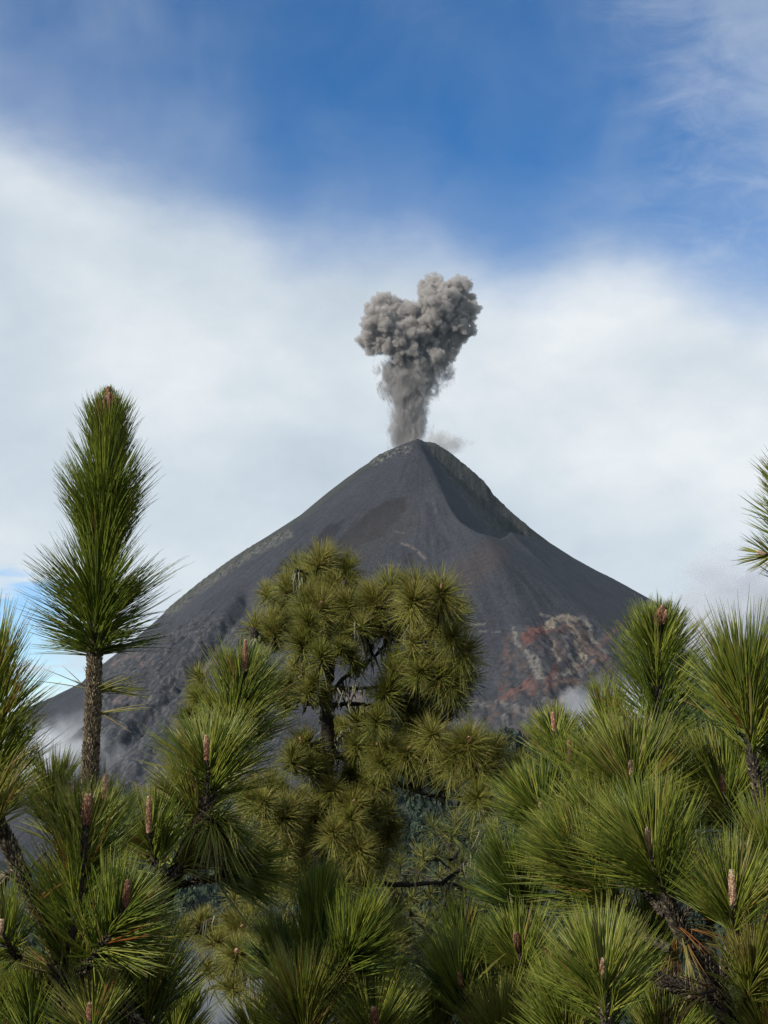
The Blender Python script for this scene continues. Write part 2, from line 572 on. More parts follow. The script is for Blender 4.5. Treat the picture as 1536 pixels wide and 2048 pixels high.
for S, sl, ys in ((S_left, 0.70, 1.12), (S_right, 0.86, 1.0), (S_front, 0.70, 1.0), (S_crest, 0.66, 1.0), (S_back, 0.5, 1.0), (S_spur, 0.95, 1.0)):
    D_ = dense(np.asarray(S, float), 10).astype(np.float32)
    for q in D_:
        d = np.sqrt((P2[:, 0] - q[0]) ** 2 + ((P2[:, 1] - q[1]) * ys) ** 2)
        # straight talus that eases out towards the foot
        h = q[2] - (sl + (0.16 * np.clip((P2[:, 0] - q[0]) / (d + 1), 0, 1) if S is S_left else 0.0)) * d
        np.maximum(H, h, out=H)
VZ = H.reshape(VX.shape).astype(float)


def blur(A, k):
    for ax in (0, 1):
        pad = [(0, 0), (0, 0)]
        pad[ax] = (k, k)
        B = np.pad(A, pad, mode='edge')
        c = np.cumsum(B, axis=ax)
        c = np.concatenate([np.zeros_like(np.take(c, [0], ax)), c], ax)
        n = A.shape[ax]
        A = (np.take(c, np.arange(2 * k + 1, 2 * k + 1 + n), ax) - np.take(c, np.arange(n), ax)) / (2 * k + 1)
    return A


d_sum = np.hypot(VX - S_left[0][0], VY - 3000)
wS = sstep(20, 120, d_sum)
VZ = VZ * (1 - wS) + blur(VZ, 4) * wS
P3 = np.stack([VX, VY, VZ], -1)
PXI, PYI = proj(P3)


def line_dist(pl):
    dm = np.full(PXI.shape, 1e9)
    for (x0, y0), (x1, y1) in zip(pl[:-1], pl[1:]):
        dx, dy = x1 - x0, y1 - y0
        t = np.clip(((PXI - x0) * dx + (PYI - y0) * dy) / (dx * dx + dy * dy), 0, 1)
        dm = np.minimum(dm, np.hypot(PXI - x0 - t * dx, PYI - y0 - t * dy))
    return dm


def poly_dist(poly):
    """signed distance in photo pixels, positive inside"""
    poly = np.asarray(poly, float)
    ins = np.zeros(PXI.shape, bool)
    dm = np.full(PXI.shape, 1e9)
    for (x0, y0), (x1, y1) in zip(poly, np.roll(poly, -1, 0)):
        c = ((y0 > PYI) != (y1 > PYI)) & (PXI < (x1 - x0) * (PYI - y0) / ((y1 - y0) if y1 != y0 else 1e-9) + x0)
        ins ^= c
        dx, dy = x1 - x0, y1 - y0
        t = np.clip(((PXI - x0) * dx + (PYI - y0) * dy) / (dx * dx + dy * dy), 0, 1)
        dm = np.minimum(dm, np.hypot(PXI - x0 - t * dx, PYI - y0 - t * dy))
    return np.where(ins, dm, -dm)


front = VY < 3060
sil = left_px[::-1] + right_px[1:]
want = np.interp(PXI, [p[0] for p in sil], [p[1] for p in sil]) + 1.0
wu = (1024 - want) / F
lim = VY * (SP + wu * CP) / (CP - wu * SP) - 0.12 * np.maximum(0, 2990 - VY)
VZ = np.where(VY < 3180, np.minimum(VZ, lim), VZ)
P3 = np.stack([VX, VY, VZ], -1)
PXI, PYI = proj(P3)
# the scooped bowl right of the front ridge
bowl = [(838, 882), (850, 920), (876, 965), (905, 1012), (930, 1045), (960, 1064), (1000, 1074), (1050, 1079), (1098, 1087), (1066, 1066), (1040, 1050), (985, 1008), (940, 968), (890, 925), (858, 896)]


def hit(px_, py_):
    d = np.hypot(PXI - px_, PYI - py_) + np.where(front, VY * 0.002, 1e6)
    k_ = np.unravel_index(d.argmin(), d.shape)
    return np.array([VX[k_], VY[k_], VZ[k_]])


def inside_xy(poly):
    ins = np.zeros(VX.shape, bool)
    for (x0, y0), (x1, y1) in zip(poly, np.roll(poly, -1, 0)):
        ins ^= ((y0 > VY) != (y1 > VY)) & (VX < (x1 - x0) * (VY - y0) / ((y1 - y0) if y1 != y0 else 1e-9) + x0)
    return ins


spine_w = np.array([hit(*q) for q in bowl[:6]])
crest_w = dense(S_crest, 40)
rim_w = np.array([q + np.array([0, -14.0, 0]) for q in S_right[1:13]])[::-1]
ring = np.concatenate([spine_w[:, :2], crest_w[:, :2], rim_w[:, :2]])
z_b = 613 - 1.12 * (VX - S_left[0][0]) + 0.451 * (VY - 3000)
dmin = np.full(VX.shape, 1e9); zc = np.zeros(VX.shape)
for q in dense(crest_w, 6):
    d = np.hypot(VX - q[0], VY - q[1])
    zc = np.where(d < dmin, q[2] - 0.12 * d, zc)
    dmin = np.minimum(dmin, d)
carve = inside_xy(ring)
VZ = np.where(carve, np.minimum(VZ, np.maximum(z_b, zc)), VZ)
wc = blur(blur(carve.astype(float), 4), 3)
ry = np.interp(VX, S_right[:, 0], S_right[:, 1])
wc = np.clip(wc * 3, 0, 1) * sstep(-5, -20, VY - ry)
VZ = VZ * (1 - wc) + blur(blur(VZ, 2), 1) * wc
# erosion, streaks down the fall line, rugged outcrops
ang = np.arctan2(VX - S_left[0][0], -(VY - 3000))
Pn = np.stack([VX, VY, VZ * 0.6], -1)
streak = fbm(np.stack([ang * 26, d_sum / 260, VZ * 0], -1), 4)
streak2 = fbm(np.stack([ang * 75, d_sum / 120, VZ * 0 + 4], -1), 3)
ruggedL = np.where(front, sstep(0, 45, poly_dist([(150, 1330), (250, 1285), (345, 1222), (470, 1200), (560, 1215), (600, 1330), (590, 1600), (60, 1640), (60, 1520), (160, 1460)])), 0)
ruggedR = np.where(front, sstep(-6, 18, poly_dist([(1000, 1275), (1040, 1245), (1100, 1228), (1170, 1228), (1215, 1260), (1260, 1235), (1290, 1290), (1240, 1350), (1180, 1410), (1130, 1440), (1080, 1520), (960, 1520), (880, 1440), (930, 1395), (985, 1395)])), 0)
rimR = np.where(front, sstep(-4, 7, poly_dist([(846, 880), (872, 884), (900, 902), (930, 925), (968, 958), (990, 985), (1030, 1028), (1075, 1062), (1050, 1052), (990, 1006), (945, 966), (895, 922), (862, 895)])), 0)
rimL = np.where(front, sstep(16, 5, line_dist([(340, 1222), (380, 1190), (420, 1160), (460, 1132), (500, 1106), (545, 1084), (575, 1068)])), 0)
topL = np.where(front, sstep(11, 4, line_dist([(748, 924), (768, 913), (790, 906), (815, 898)])), 0)
rid = ridged(Pn / 55, 5)
rid2 = ridged(Pn / 17 + 3, 4)
patchy = sstep(-0.25, 0.35, fbm(Pn / 160 + 7, 3))
VZ = VZ + (streak * 3.4 * sstep(30, 300, d_sum) + streak2 * 1.5) * patchy + fbm(Pn / 150 + 2, 3) * 9 * sstep(60, 300, d_sum) * sstep(3, 40, np.minimum(line_dist(left_px), line_dist(right_px)))
soft = sstep(-0.3, 0.3, fbm(Pn / 60 + 21, 3))
VZ = VZ + ruggedL * ((ridged(np.stack([ang * 34, d_sum / 120, VZ * 0], -1), 5) - 0.5) * 11 * soft + (ridged(Pn / 34 + 1, 4) - 0.5) * 8 + (rid2 - 0.5) * 6)
wl = 14 * fbm(Pn / 45 + 13, 3)
gul = np.zeros(VX.shape)
for pl, w, dp in (([(500, 1190), (430, 1275), (372, 1350), (300, 1425), (232, 1500), (170, 1575)], 17, 26), ([(590, 1240), (500, 1380), (420, 1490), (350, 1600)], 15, 18),
                  ([(360, 1235), (285, 1320), (215, 1400), (120, 1480)], 12, 15), ([(455, 1300), (385, 1400), (315, 1500), (260, 1580)], 9, 12), ([(560, 1200), (470, 1310), (420, 1370)], 8, 9)):
    gul = np.maximum(gul, np.where(front, sstep(w, 0, line_dist(pl) + wl * w / 20) * dp, 0))
VZ = VZ - blur(blur(gul, 2), 2) * 1.15
VZ = VZ + ruggedR * ((rid - 0.5) * 13 + (rid2 - 0.5) * 7)
VZ = VZ + (rimR * 0.8 + rimL + topL) * (rid2 - 0.45) * 9
VZ = VZ + fbm(Pn / 9, 3) * 0.6

# surface colours: ash, darker young flows, bared rock, iron red, pale altered rock, sparse green
colv = np.empty(VX.shape + (3,))
ash = np.array([0.0262, 0.0278, 0.0330])
colv[:] = ash
streak3 = fbm(np.stack([ang * 190, d_sum / 70, VZ * 0 + 8], -1), 3)
colv *= (1 + 0.36 * streak * patchy + 0.34 * streak2 + 0.40 * streak3 + 0.22 * fbm(Pn / 110, 4) + 0.30 * fbm(Pn / 6, 3))[..., None]


def mix(mask, c):
    global colv
    mask = np.clip(mask, 0, 1)[..., None]
    colv = colv * (1 - mask) + np.asarray(c) * mask


fn = fbm(Pn / 7 + 5, 4)
fn2 = fbm(Pn / 24 + 9, 4)
wob = 9 * fn2 + 5 * fn
fm = front.astype(float)
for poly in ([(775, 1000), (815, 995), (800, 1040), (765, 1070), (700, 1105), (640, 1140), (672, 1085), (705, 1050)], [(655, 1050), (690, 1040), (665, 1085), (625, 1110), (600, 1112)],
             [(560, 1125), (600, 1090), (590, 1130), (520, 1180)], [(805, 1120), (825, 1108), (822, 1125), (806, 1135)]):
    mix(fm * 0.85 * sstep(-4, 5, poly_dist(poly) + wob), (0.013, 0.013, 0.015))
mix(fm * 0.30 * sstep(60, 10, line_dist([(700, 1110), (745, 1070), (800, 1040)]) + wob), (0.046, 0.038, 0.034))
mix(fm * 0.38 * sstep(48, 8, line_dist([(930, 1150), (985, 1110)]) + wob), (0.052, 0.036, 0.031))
grey = np.array([0.088, 0.085, 0.082])
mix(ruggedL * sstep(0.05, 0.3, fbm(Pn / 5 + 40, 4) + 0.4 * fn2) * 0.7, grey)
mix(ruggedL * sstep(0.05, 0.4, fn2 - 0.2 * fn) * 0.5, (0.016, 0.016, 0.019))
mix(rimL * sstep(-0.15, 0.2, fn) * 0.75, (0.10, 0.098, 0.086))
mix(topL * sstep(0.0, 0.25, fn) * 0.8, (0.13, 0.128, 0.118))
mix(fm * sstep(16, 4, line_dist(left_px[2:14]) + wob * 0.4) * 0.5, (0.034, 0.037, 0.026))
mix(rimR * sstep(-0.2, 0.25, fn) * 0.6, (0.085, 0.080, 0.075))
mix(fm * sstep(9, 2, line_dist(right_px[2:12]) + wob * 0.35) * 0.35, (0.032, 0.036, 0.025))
for pl, w in (([(380, 1350), (410, 1330), (440, 1312)], 22), ([(225, 1330), (260, 1310), (300, 1318)], 10), ([(230, 1400), (270, 1385)], 10), ([(700, 1390), (720, 1395)], 18)):
    mix(fm * sstep(w, w * .3, line_dist(pl) + wob * 1.4) * sstep(-.2, .2, fn) * 0.5, (0.16, 0.11, 0.10))
mix(ruggedR * sstep(-0.05, 0.35, fn) * 0.28, (0.085, 0.078, 0.074))
mix(ruggedR * sstep(-0.05, 0.35, fn2 + streak3 * .4) * 0.5, (0.075, 0.048, 0.040))
red, orange, pale, cream = (0.098, 0.045, 0.037), (0.120, 0.076, 0.058), (0.112, 0.104, 0.095), (0.165, 0.138, 0.108)
for pl, w, c, k in (
        ([(1055, 1280), (1068, 1262), (1095, 1253)], 15, red, 1.0),
        ([(1028, 1258), (1032, 1285), (1052, 1310), (1066, 1322)], 6, pale, .95), ([(1060, 1318), (1074, 1340), (1079, 1368)], 12, pale, .95),
        ([(1095, 1247), (1125, 1233), (1152, 1238)], 9, cream, .95), ([(1135, 1245), (1152, 1265), (1158, 1295), (1168, 1312)], 9, cream, .9),
        ([(1108, 1280), (1106, 1300), (1120, 1328)], 4, cream, .8), ([(1125, 1270), (1135, 1295), (1140, 1320)], 5, pale, .6),
        ([(1168, 1236), (1180, 1262), (1196, 1286), (1214, 1310)], 6, pale, .85), ([(1158, 1272), (1180, 1300), (1200, 1312)], 7, orange, .6),
        ([(1168, 1310), (1150, 1330), (1140, 1345)], 9, cream, .85), ([(1140, 1340), (1175, 1330), (1210, 1318)], 7, orange, .6),
        ([(1090, 1368), (1130, 1348), (1180, 1338)], 8, pale, .6), ([(1088, 1405), (1140, 1388), (1200, 1352)], 9, pale, .6),
        ([(1090, 1385), (1120, 1372), (1160, 1368)], 6, orange, .5),
        ([(1112, 1335), (1108, 1352), (1095, 1372)], 9, red, .7), ([(998, 1402), (1025, 1388), (1052, 1376)], 10, red, .75), ([(1058, 1372), (1066, 1395)], 7, red, .6),
        ([(1010, 1290), (1018, 1320), (1012, 1355), (1004, 1380)], 6, red, .3), ([(1196, 1292), (1222, 1270), (1242, 1248)], 9, red, .45), ([(1115, 1262), (1150, 1250)], 10, red, .4),
        ([(930, 1402), (960, 1412), (1000, 1410)], 9, pale, .6), ([(1005, 1412), (1040, 1425), (1075, 1422)], 8, pale, .55), ([(900, 1440), (950, 1445)], 9, pale, .45),
        ([(1010, 1440), (1022, 1480)], 9, pale, .55), ([(1050, 1440), (1060, 1480)], 7, pale, .4),
        ([(918, 1262), (945, 1250), (968, 1246)], 3, pale, .8), ([(960, 1262), (1000, 1262)], 2.5, pale, .6), ([(1080, 1226), (1100, 1232)], 3, pale, .7),
        ([(800, 1085), (822, 1096), (836, 1106), (850, 1117)], 3, (0.13, 0.105, 0.09), .6), ([(790, 1062), (810, 1066)], 2, pale, .4), ([(765, 1133), (800, 1130)], 2, pale, .4)):
    mix(fm * k * sstep(w * 1.05, w * .45, line_dist(pl) + wob * .55 * min(1.0, w / 8)) * sstep(-0.38, 0.12, fn + .35 * streak3), c)
back = sstep(3180, 3260, VY) * sstep(500, 620, VX)
mix(back * 0.8, (0.050, 0.060, 0.035))
colv = np.clip(colv, 0.008, 0.6)
c4 = np.concatenate([colv, np.ones(VX.shape + (1,))], -1).reshape(-1, 4)
M_VOLC = albedo_mat('volcanic_ash', noise=0.16, bump=0.8, bscale=0.12, bdist=4.0, var=0.30)
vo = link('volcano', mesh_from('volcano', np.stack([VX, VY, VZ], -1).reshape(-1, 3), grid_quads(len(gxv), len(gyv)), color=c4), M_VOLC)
tag(vo, 'steep dark ash cone of the volcano with reddish rock outcrops', 'volcano', kind='structure')

# ------------------------------------------------------------------ forest in the valley (one mass)
def forest():
    mb = MB()
    n_var = 8
    variants = []
    for k in range(n_var):
        n = 120
        lob = rng.normal(size=(7, 3)) * np.array([.42, .42, .25]) + np.array([0, 0, .55])
        c = lob[rng.integers(0, 7, n)] + nrm(rng.normal(size=(n, 3))) * 0.42 * np.array([1, 1, .8])
        nn = nrm(nrm(c - np.array([0, 0, .45])) + rng.normal(0, .45, (n, 3)))
        a = nrm(np.cross(nn, rng.normal(size=(n, 3)))); b = np.cross(nn, a)
        s = rng.uniform(.13, .26, n)[:, None]
        V = np.stack([c - a * s, c - b * s * .8, c + a * s, c + b * s * .8], 1)
        t = np.repeat(rng.normal(0, .12, n), 4)
        variants.append((V.reshape(-1, 3), t))
    pts = []
    # visible slopes of the hill and the valley floor
    n = 13000
    X = rng.uniform(-330, 560, n); Y = rng.uniform(520, 1560, n)
    keep = np.abs(X / Y) < 0.33
    X, Y = X[keep], Y[keep]
    Z = ground_h(X, Y)
    for x, y, z in zip(X, Y, Z):
        V, t = variants[rng.integers(n_var)]
        h = 4.5 + 11 * rng.random() ** 1.7
        w = h * rng.uniform(.36, .66)
        a = rng.uniform(0, 6.28)
        R = np.array([[math.cos(a), -math.sin(a), 0], [math.sin(a), math.cos(a), 0], [0, 0, 1]])
        W = (V * np.array([w, w, h])) @ R.T + np.array([x, y, z + h * .15])
        pts.append((W, t + rng.uniform(.15, .85)))
    V = np.concatenate([p[0] for p in pts]); t = np.clip(np.concatenate([p[1] for p in pts]), 0, 1)
    Q = np.arange(len(V)).reshape(-1, 4)
    o = link('forest', mesh_from('forest', V, Q, tint=t, smooth=False), M_FOREST)
    tag(o, 'dense blue green forest covering the far valley slope', 'forest', kind='stuff')


forest()

# ------------------------------------------------------------------ ash plume
def icos(sub):
    import bmesh
    bm = bmesh.new()
    bmesh.ops.create_icosphere(bm, subdivisions=sub, radius=1)
    V = np.array([v.co[:] for v in bm.verts]); Fc = np.array([[v.index for v in f.verts] for f in bm.faces])
    bm.free()
    return V, Fc


YP = 3065.0
PSC = YP / F * 1.0
blobs = [(769, 620, 30), (756, 650, 26), (795, 640, 29), (745, 684, 22), (742, 703, 11), (772, 684, 26), (738, 668, 13), (821, 640, 26), (828, 668, 29), (860, 655, 33), (806, 678, 23), (876, 684, 21),
         (866, 563, 16), (858, 582, 19), (880, 560, 9), (892, 590, 28), (922, 582, 19), (912, 611, 31), (880, 616, 29), (938, 624, 18), (947, 618, 9), (925, 642, 25), (908, 658, 30), (903, 690, 20), (890, 708, 19), (904, 724, 7),
         (802, 700, 25), (834, 700, 29), (866, 712, 25), (855, 606, 18), (918, 670, 17), (935, 600, 12), (780, 605, 14), (750, 632, 14)]
sv, sf = icos(1)
V_, F_ = [], []
off = 0


def add_blob(c, r):
    global off
    V_.append(sv * r + c)
    F_.append(sf + off)
    off += len(sv)


for (bx, by, br_) in blobs:
    c = pix(bx, by, YP) + np.array([0, rng.normal(-10, 13), 0])
    r = br_ * PSC
    add_blob(c, r)
    m_ = int(10 + br_ * .9)
    gold = nrm(np.stack([np.cos(np.arange(m_) * 2.4) * np.sqrt(1 - (1 - 2 * (np.arange(m_) + .5) / m_) ** 2), np.sin(np.arange(m_) * 2.4) * np.sqrt(1 - (1 - 2 * (np.arange(m_) + .5) / m_) ** 2), 1 - 2 * (np.arange(m_) + .5) / m_], -1) + rng.normal(0, .25, (m_, 3)))
    for d in gold:
        rr = r * (.18 + .42 * rng.random() ** 1.6)
        c2 = c + d * (r - rr * .1)
        add_blob(c2, rr)
        for j in range(5):
            d2 = nrm(rng.normal(size=3) + d * .9)
            r3 = rr * rng.uniform(.35, .6)
            add_blob(c2 + d2 * (rr - r3 * .25), r3)
head_me = mesh_from('plume_head', np.concatenate(V_), np.concatenate(F_))
tmp = bpy.data.objects.new('tmp', head_me)
C.objects.link(tmp)
md = tmp.modifiers.new('r', 'REMESH')
md.mode = 'VOXEL'
md.voxel_size = 1.25
bpy.context.view_layer.update()
dg = bpy.context.evaluated_depsgraph_get()
hm = bpy.data.meshes.new_from_object(tmp.evaluated_get(dg))
bpy.data.objects.remove(tmp)
bpy.data.meshes.remove(head_me)
hv = np.empty(len(hm.vertices) * 3, np.float32); hm.vertices.foreach_get('co', hv); hv = hv.reshape(-1, 3).astype(float)
hn = np.empty(len(hm.vertices) * 3, np.float32); hm.vertices.foreach_get('normal', hn); hn = hn.reshape(-1, 3)
wv = hv + np.stack([fbm(hv / 20 + 3, 3), fbm(hv / 20 + 31, 3), fbm(hv / 20 + 57, 3)], -1) * 5
bil = np.abs(pnoise(wv / 11)) * 3.0 + np.abs(pnoise(wv / 5 + 5)) * 1.8 + np.abs(pnoise(wv / 2.6 + 5)) * 0.9 - 1.4
hv2 = wv + hn * bil[:, None]
hm.vertices.foreach_set('co', hv2.astype(np.float32).ravel())
hm.polygons.foreach_set('use_smooth', np.ones(len(hm.polygons), bool))
hm.update()
hm.materials.clear()
hm.name = 'plume_head'
plume_loc = np.array([pix(835, 876, YP)[0], YP, pix(835, 876, YP)[2]])
hm.transform(__import__('mathutils').Matrix.Translation(Vector(-plume_loc)))
plume = root('ash_plume', plume_loc, 'grey billowing ash plume rising from the summit of the volcano', 'ash plume')
m, nt, out = newmat('ash_smoke')
v = N(nt, 'ShaderNodeVolumePrincipled')
v.inputs['Color'].default_value = (0.51, 0.485, 0.465, 1)
v.inputs['Density'].default_value = 0.12
nt.links.new(v.outputs[0], out.inputs['Volume'])
try:
    m.cycles.homogeneous_volume = True
except Exception:
    pass
link('plume_head', hm, m, plume)


def volume_mat(name, color, density_fn, aniso=0.0, step=1.0):
    m, nt, out = newmat(name)
    tcn = N(nt, 'ShaderNodeTexCoord')
    v = N(nt, 'ShaderNodeVolumePrincipled')
    v.inputs['Color'].default_value = (*color, 1)
    v.inputs['Anisotropy'].default_value = aniso
    d = density_fn(nt, tcn.outputs['Object'])
    nt.links.new(d, v.inputs['Density'])
    nt.links.new(v.outputs[0], out.inputs['Volume'])
    try:
        m.cycles.volume_step_rate = step
    except Exception:
        pass
    return m


# the rising column below the head: a hull tube holding wispy smoke
colz = [(-75, 815, 40), (-12, 816, 40), (20, 817, 42), (50, 818, 44), (80, 819, 48), (110, 822, 60), (140, 828, 74), (160, 832, 80), (178, 834, 68)]
colC = [(pix(px_, 876, YP)[0] - plume_loc[0], r * PSC) for _, px_, r in colz]
mbc = MB()
tube(mbc, [(cx, 0, z) for (cx, r), (z, _, _) in zip(colC, colz)], [r * 1.25 for cx, r in colC], n=24, sides=24)


def column_density(nt, vec):
    s = N(nt, 'ShaderNodeSeparateXYZ')
    nt.links.new(vec, s.inputs[0])
    zz = s.outputs[2]

    def curve(vals):     # piecewise linear in z through map ranges
        acc = None
        for (z0, v0), (z1, v1) in zip(vals[:-1], vals[1:]):
            mr = N(nt, 'ShaderNodeMapRange')
            mr.inputs['From Min'].default_value = z0
            mr.inputs['From Max'].default_value = z1
            mr.inputs['To Min'].default_value = 0.0
            mr.inputs['To Max'].default_value = v1 - v0
            nt.links.new(zz, mr.inputs['Value'])
            acc = mr.outputs[0] if acc is None else math_n(nt, 'ADD', acc, mr.outputs[0])
        return math_n(nt, 'ADD', acc, vals[0][1])
    cx = curve([(z, c[0]) for (z, _, _), c in zip(colz, colC)])
    R = curve([(z, c[1]) for (z, _, _), c in zip(colz, colC)])
    dx = math_n(nt, 'SUBTRACT', s.outputs[0], cx)
    yo = math_n(nt, 'MULTIPLY', math_n(nt, 'SUBTRACT', s.outputs[1], 12.0), 1.7)
    rel = math_n(nt, 'DIVIDE', math_n(nt, 'SQRT', math_n(nt, 'ADD', math_n(nt, 'MULTIPLY', dx, dx), math_n(nt, 'MULTIPLY', yo, yo))), R)
    mp = N(nt, 'ShaderNodeMapping')
    mp.inputs['Scale'].default_value = (1, 1, 0.62)
    nt.links.new(vec, mp.inputs['Vector'])
    nz = N(nt, 'ShaderNodeTexNoise', Scale=0.045, Detail=7.0, Roughness=0.66, Distortion=0.9)
    nt.links.new(mp.outputs[0], nz.inputs['Vector'])
    v = math_n(nt, 'SUBTRACT', math_n(nt, 'MULTIPLY_ADD', nz.outputs['Fac'], 2.6, -0.40), rel)
    mr = N(nt, 'ShaderNodeMapRange')
    mr.interpolation_type = 'SMOOTHSTEP'
    mr.inputs['From Min'].default_value = -0.10
    mr.inputs['From Max'].default_value = 0.42
    mr.inputs['To Max'].default_value = 0.14
    nt.links.new(v, mr.inputs['Value'])
    return mr.outputs[0]


M_COL = volume_mat('ash_column', (0.43, 0.415, 0.41), column_density, 0.1, 0.5)
build('plume_column', mbc, M_COL, plume)

# thin dust trailing over the crater rim
mbd = MB()
dv, df = icos(3)
dust_c = pix(878, 888, YP - 25) - plume_loc
DR = np.array([78, 30, 34.])


def dust_density(nt, vec):
    mp = N(nt, 'ShaderNodeMapping')
    mp.inputs['Location'].default_value = tuple(-dust_c / DR)
    mp.inputs['Scale'].default_value = tuple(1 / DR)
    nt.links.new(vec, mp.inputs['Vector'])
    ln = N(nt, 'ShaderNodeVectorMath', operation='LENGTH')
    nt.links.new(mp.outputs[0], ln.inputs[0])
    nz = N(nt, 'ShaderNodeTexNoise', Scale=0.05, Detail=6.0, Roughness=0.65, Distortion=0.8)
    nt.links.new(vec, nz.inputs['Vector'])
    v = math_n(nt, 'SUBTRACT', math_n(nt, 'MULTIPLY_ADD', nz.outputs['Fac'], 2.6, -0.42), ln.outputs['Value'])
    mr = N(nt, 'ShaderNodeMapRange')
    mr.interpolation_type = 'SMOOTHSTEP'
    mr.inputs['From Min'].default_value = 0.0
    mr.inputs['From Max'].default_value = 0.7
    mr.inputs['To Max'].default_value = 0.045
    nt.links.new(v, mr.inputs['Value'])
    return mr.outputs[0]


dm_ = mesh_from('drifting_dust', dv * DR * 1.15 + dust_c, df)
link('drifting_dust', dm_, volume_mat('ash_dust', (0.55, 0.53, 0.51), dust_density, 0.1, 0.6), plume)


# ------------------------------------------------------------------ fog banks
def fog(px_, py_, Y, rx, ry, rz, dens, label, scale=0.012, color=(0.93, 0.95, 0.98), thr=-0.62):
    c = pix(px_, py_, Y)

    def fn_(nt, vec):
        mp = N(nt, 'ShaderNodeMapping')
        mp.inputs['Scale'].default_value = (1 / rx, 1 / ry, 1 / rz)
        nt.links.new(vec, mp.inputs['Vector'])
        ln = N(nt, 'ShaderNodeVectorMath', operation='LENGTH')
        nt.links.new(mp.outputs[0], ln.inputs[0])
        nz = N(nt, 'ShaderNodeTexNoise', Scale=scale, Detail=6.0, Roughness=0.6, Distortion=0.4)
        nt.links.new(vec, nz.inputs['Vector'])
        v = math_n(nt, 'SUBTRACT', math_n(nt, 'MULTIPLY_ADD', nz.outputs['Fac'], 2.4, thr), ln.outputs['Value'])
        mr = N(nt, 'ShaderNodeMapRange')
        mr.interpolation_type = 'SMOOTHSTEP'
        mr.inputs['From Min'].default_value = -0.1
        mr.inputs['From Max'].default_value = 0.7
        mr.inputs['To Max'].default_value = dens
        nt.links.new(v, mr.inputs['Value'])
        return mr.outputs[0]
    me = mesh_from('fog_bank', dv * np.array([rx, ry, rz]) * 1.2, df)
    o = link('fog_bank', me, volume_mat('fog', color, fn_, 0.2, 1.0))
    o.location = c
    tag(o, label, 'fog', kind='stuff')
    return o


fog(60, 1545, 2250, 200, 150, 85, 0.014, 'white fog drifting round the lower left foot of the cone', thr=-0.30, scale=0.016)
fog(150, 1470, 2420, 90, 80, 60, 0.006, 'thin wisp of fog climbing the left slope behind the bare stem', thr=-0.45, scale=0.02)
fog(1580, 1360, 2600, 270, 200, 230, 0.06, 'pale fog bank rising beside the cone in front of the small far ridge', thr=-0.20, color=(0.80, 0.82, 0.86))
fog(1255, 1415, 1850, 130, 100, 70, 0.026, 'thin mist along the foot of the cone below the red outcrop')
fog(440, 2010, 900, 70, 120, 60, 0.006, 'grey mist low in the valley seen under the lichen branches', scale=0.02, thr=-0.35, color=(0.55, 0.57, 0.60))

# ------------------------------------------------------------------ air
HX, HY0, HY1, HT = 9300, -2800, 14300, 1120
hz = np.array([[x, y, z] for x in (-HX, HX) for y in (HY0, HY1) for z in (float(GZ.min()) - 3, HT)], float)
hq = np.array([[0, 1, 3, 2], [4, 6, 7, 5], [0, 4, 5, 1], [2, 3, 7, 6], [0, 2, 6, 4], [1, 5, 7, 3]])
m, nt, out = newmat('haze_air')
v = N(nt, 'ShaderNodeVolumePrincipled')
v.inputs['Color'].default_value = (0.55, 0.78, 1.0, 1)
v.inputs['Density'].default_value = 0.000007
v.inputs['Anisotropy'].default_value = 0.0
nt.links.new(v.outputs[0], out.inputs['Volume'])
try:
    m.cycles.homogeneous_volume = True
except Exception:
    pass
ho = link('haze', mesh_from('haze', hz, hq, smooth=False), m)
tag(ho, 'thin blue haze filling the air between the pines and the volcano', 'haze', kind='stuff')

# ------------------------------------------------------------------ render settings
cy = scene.cycles
cy.max_bounces = 6
cy.diffuse_bounces = 4
cy.glossy_bounces = 2
cy.transmission_bounces = 3
cy.volume_bounces = 3
cy.transparent_max_bounces = 8
cy.use_denoising = True
cy.denoising_prefilter = 'NONE'
cy.use_adaptive_sampling = True
cy.adaptive_threshold = 0.01
cy.volume_max_steps = 256
cy.sample_clamp_indirect = 6
scene.render.filter_size = 1.2
vs = scene.view_settings
vs.view_transform = 'Standard'
vs.look = 'None'
vs.exposure = 0.40
vs.gamma = 1.0
scene.display_settings.display_device = 'sRGB'

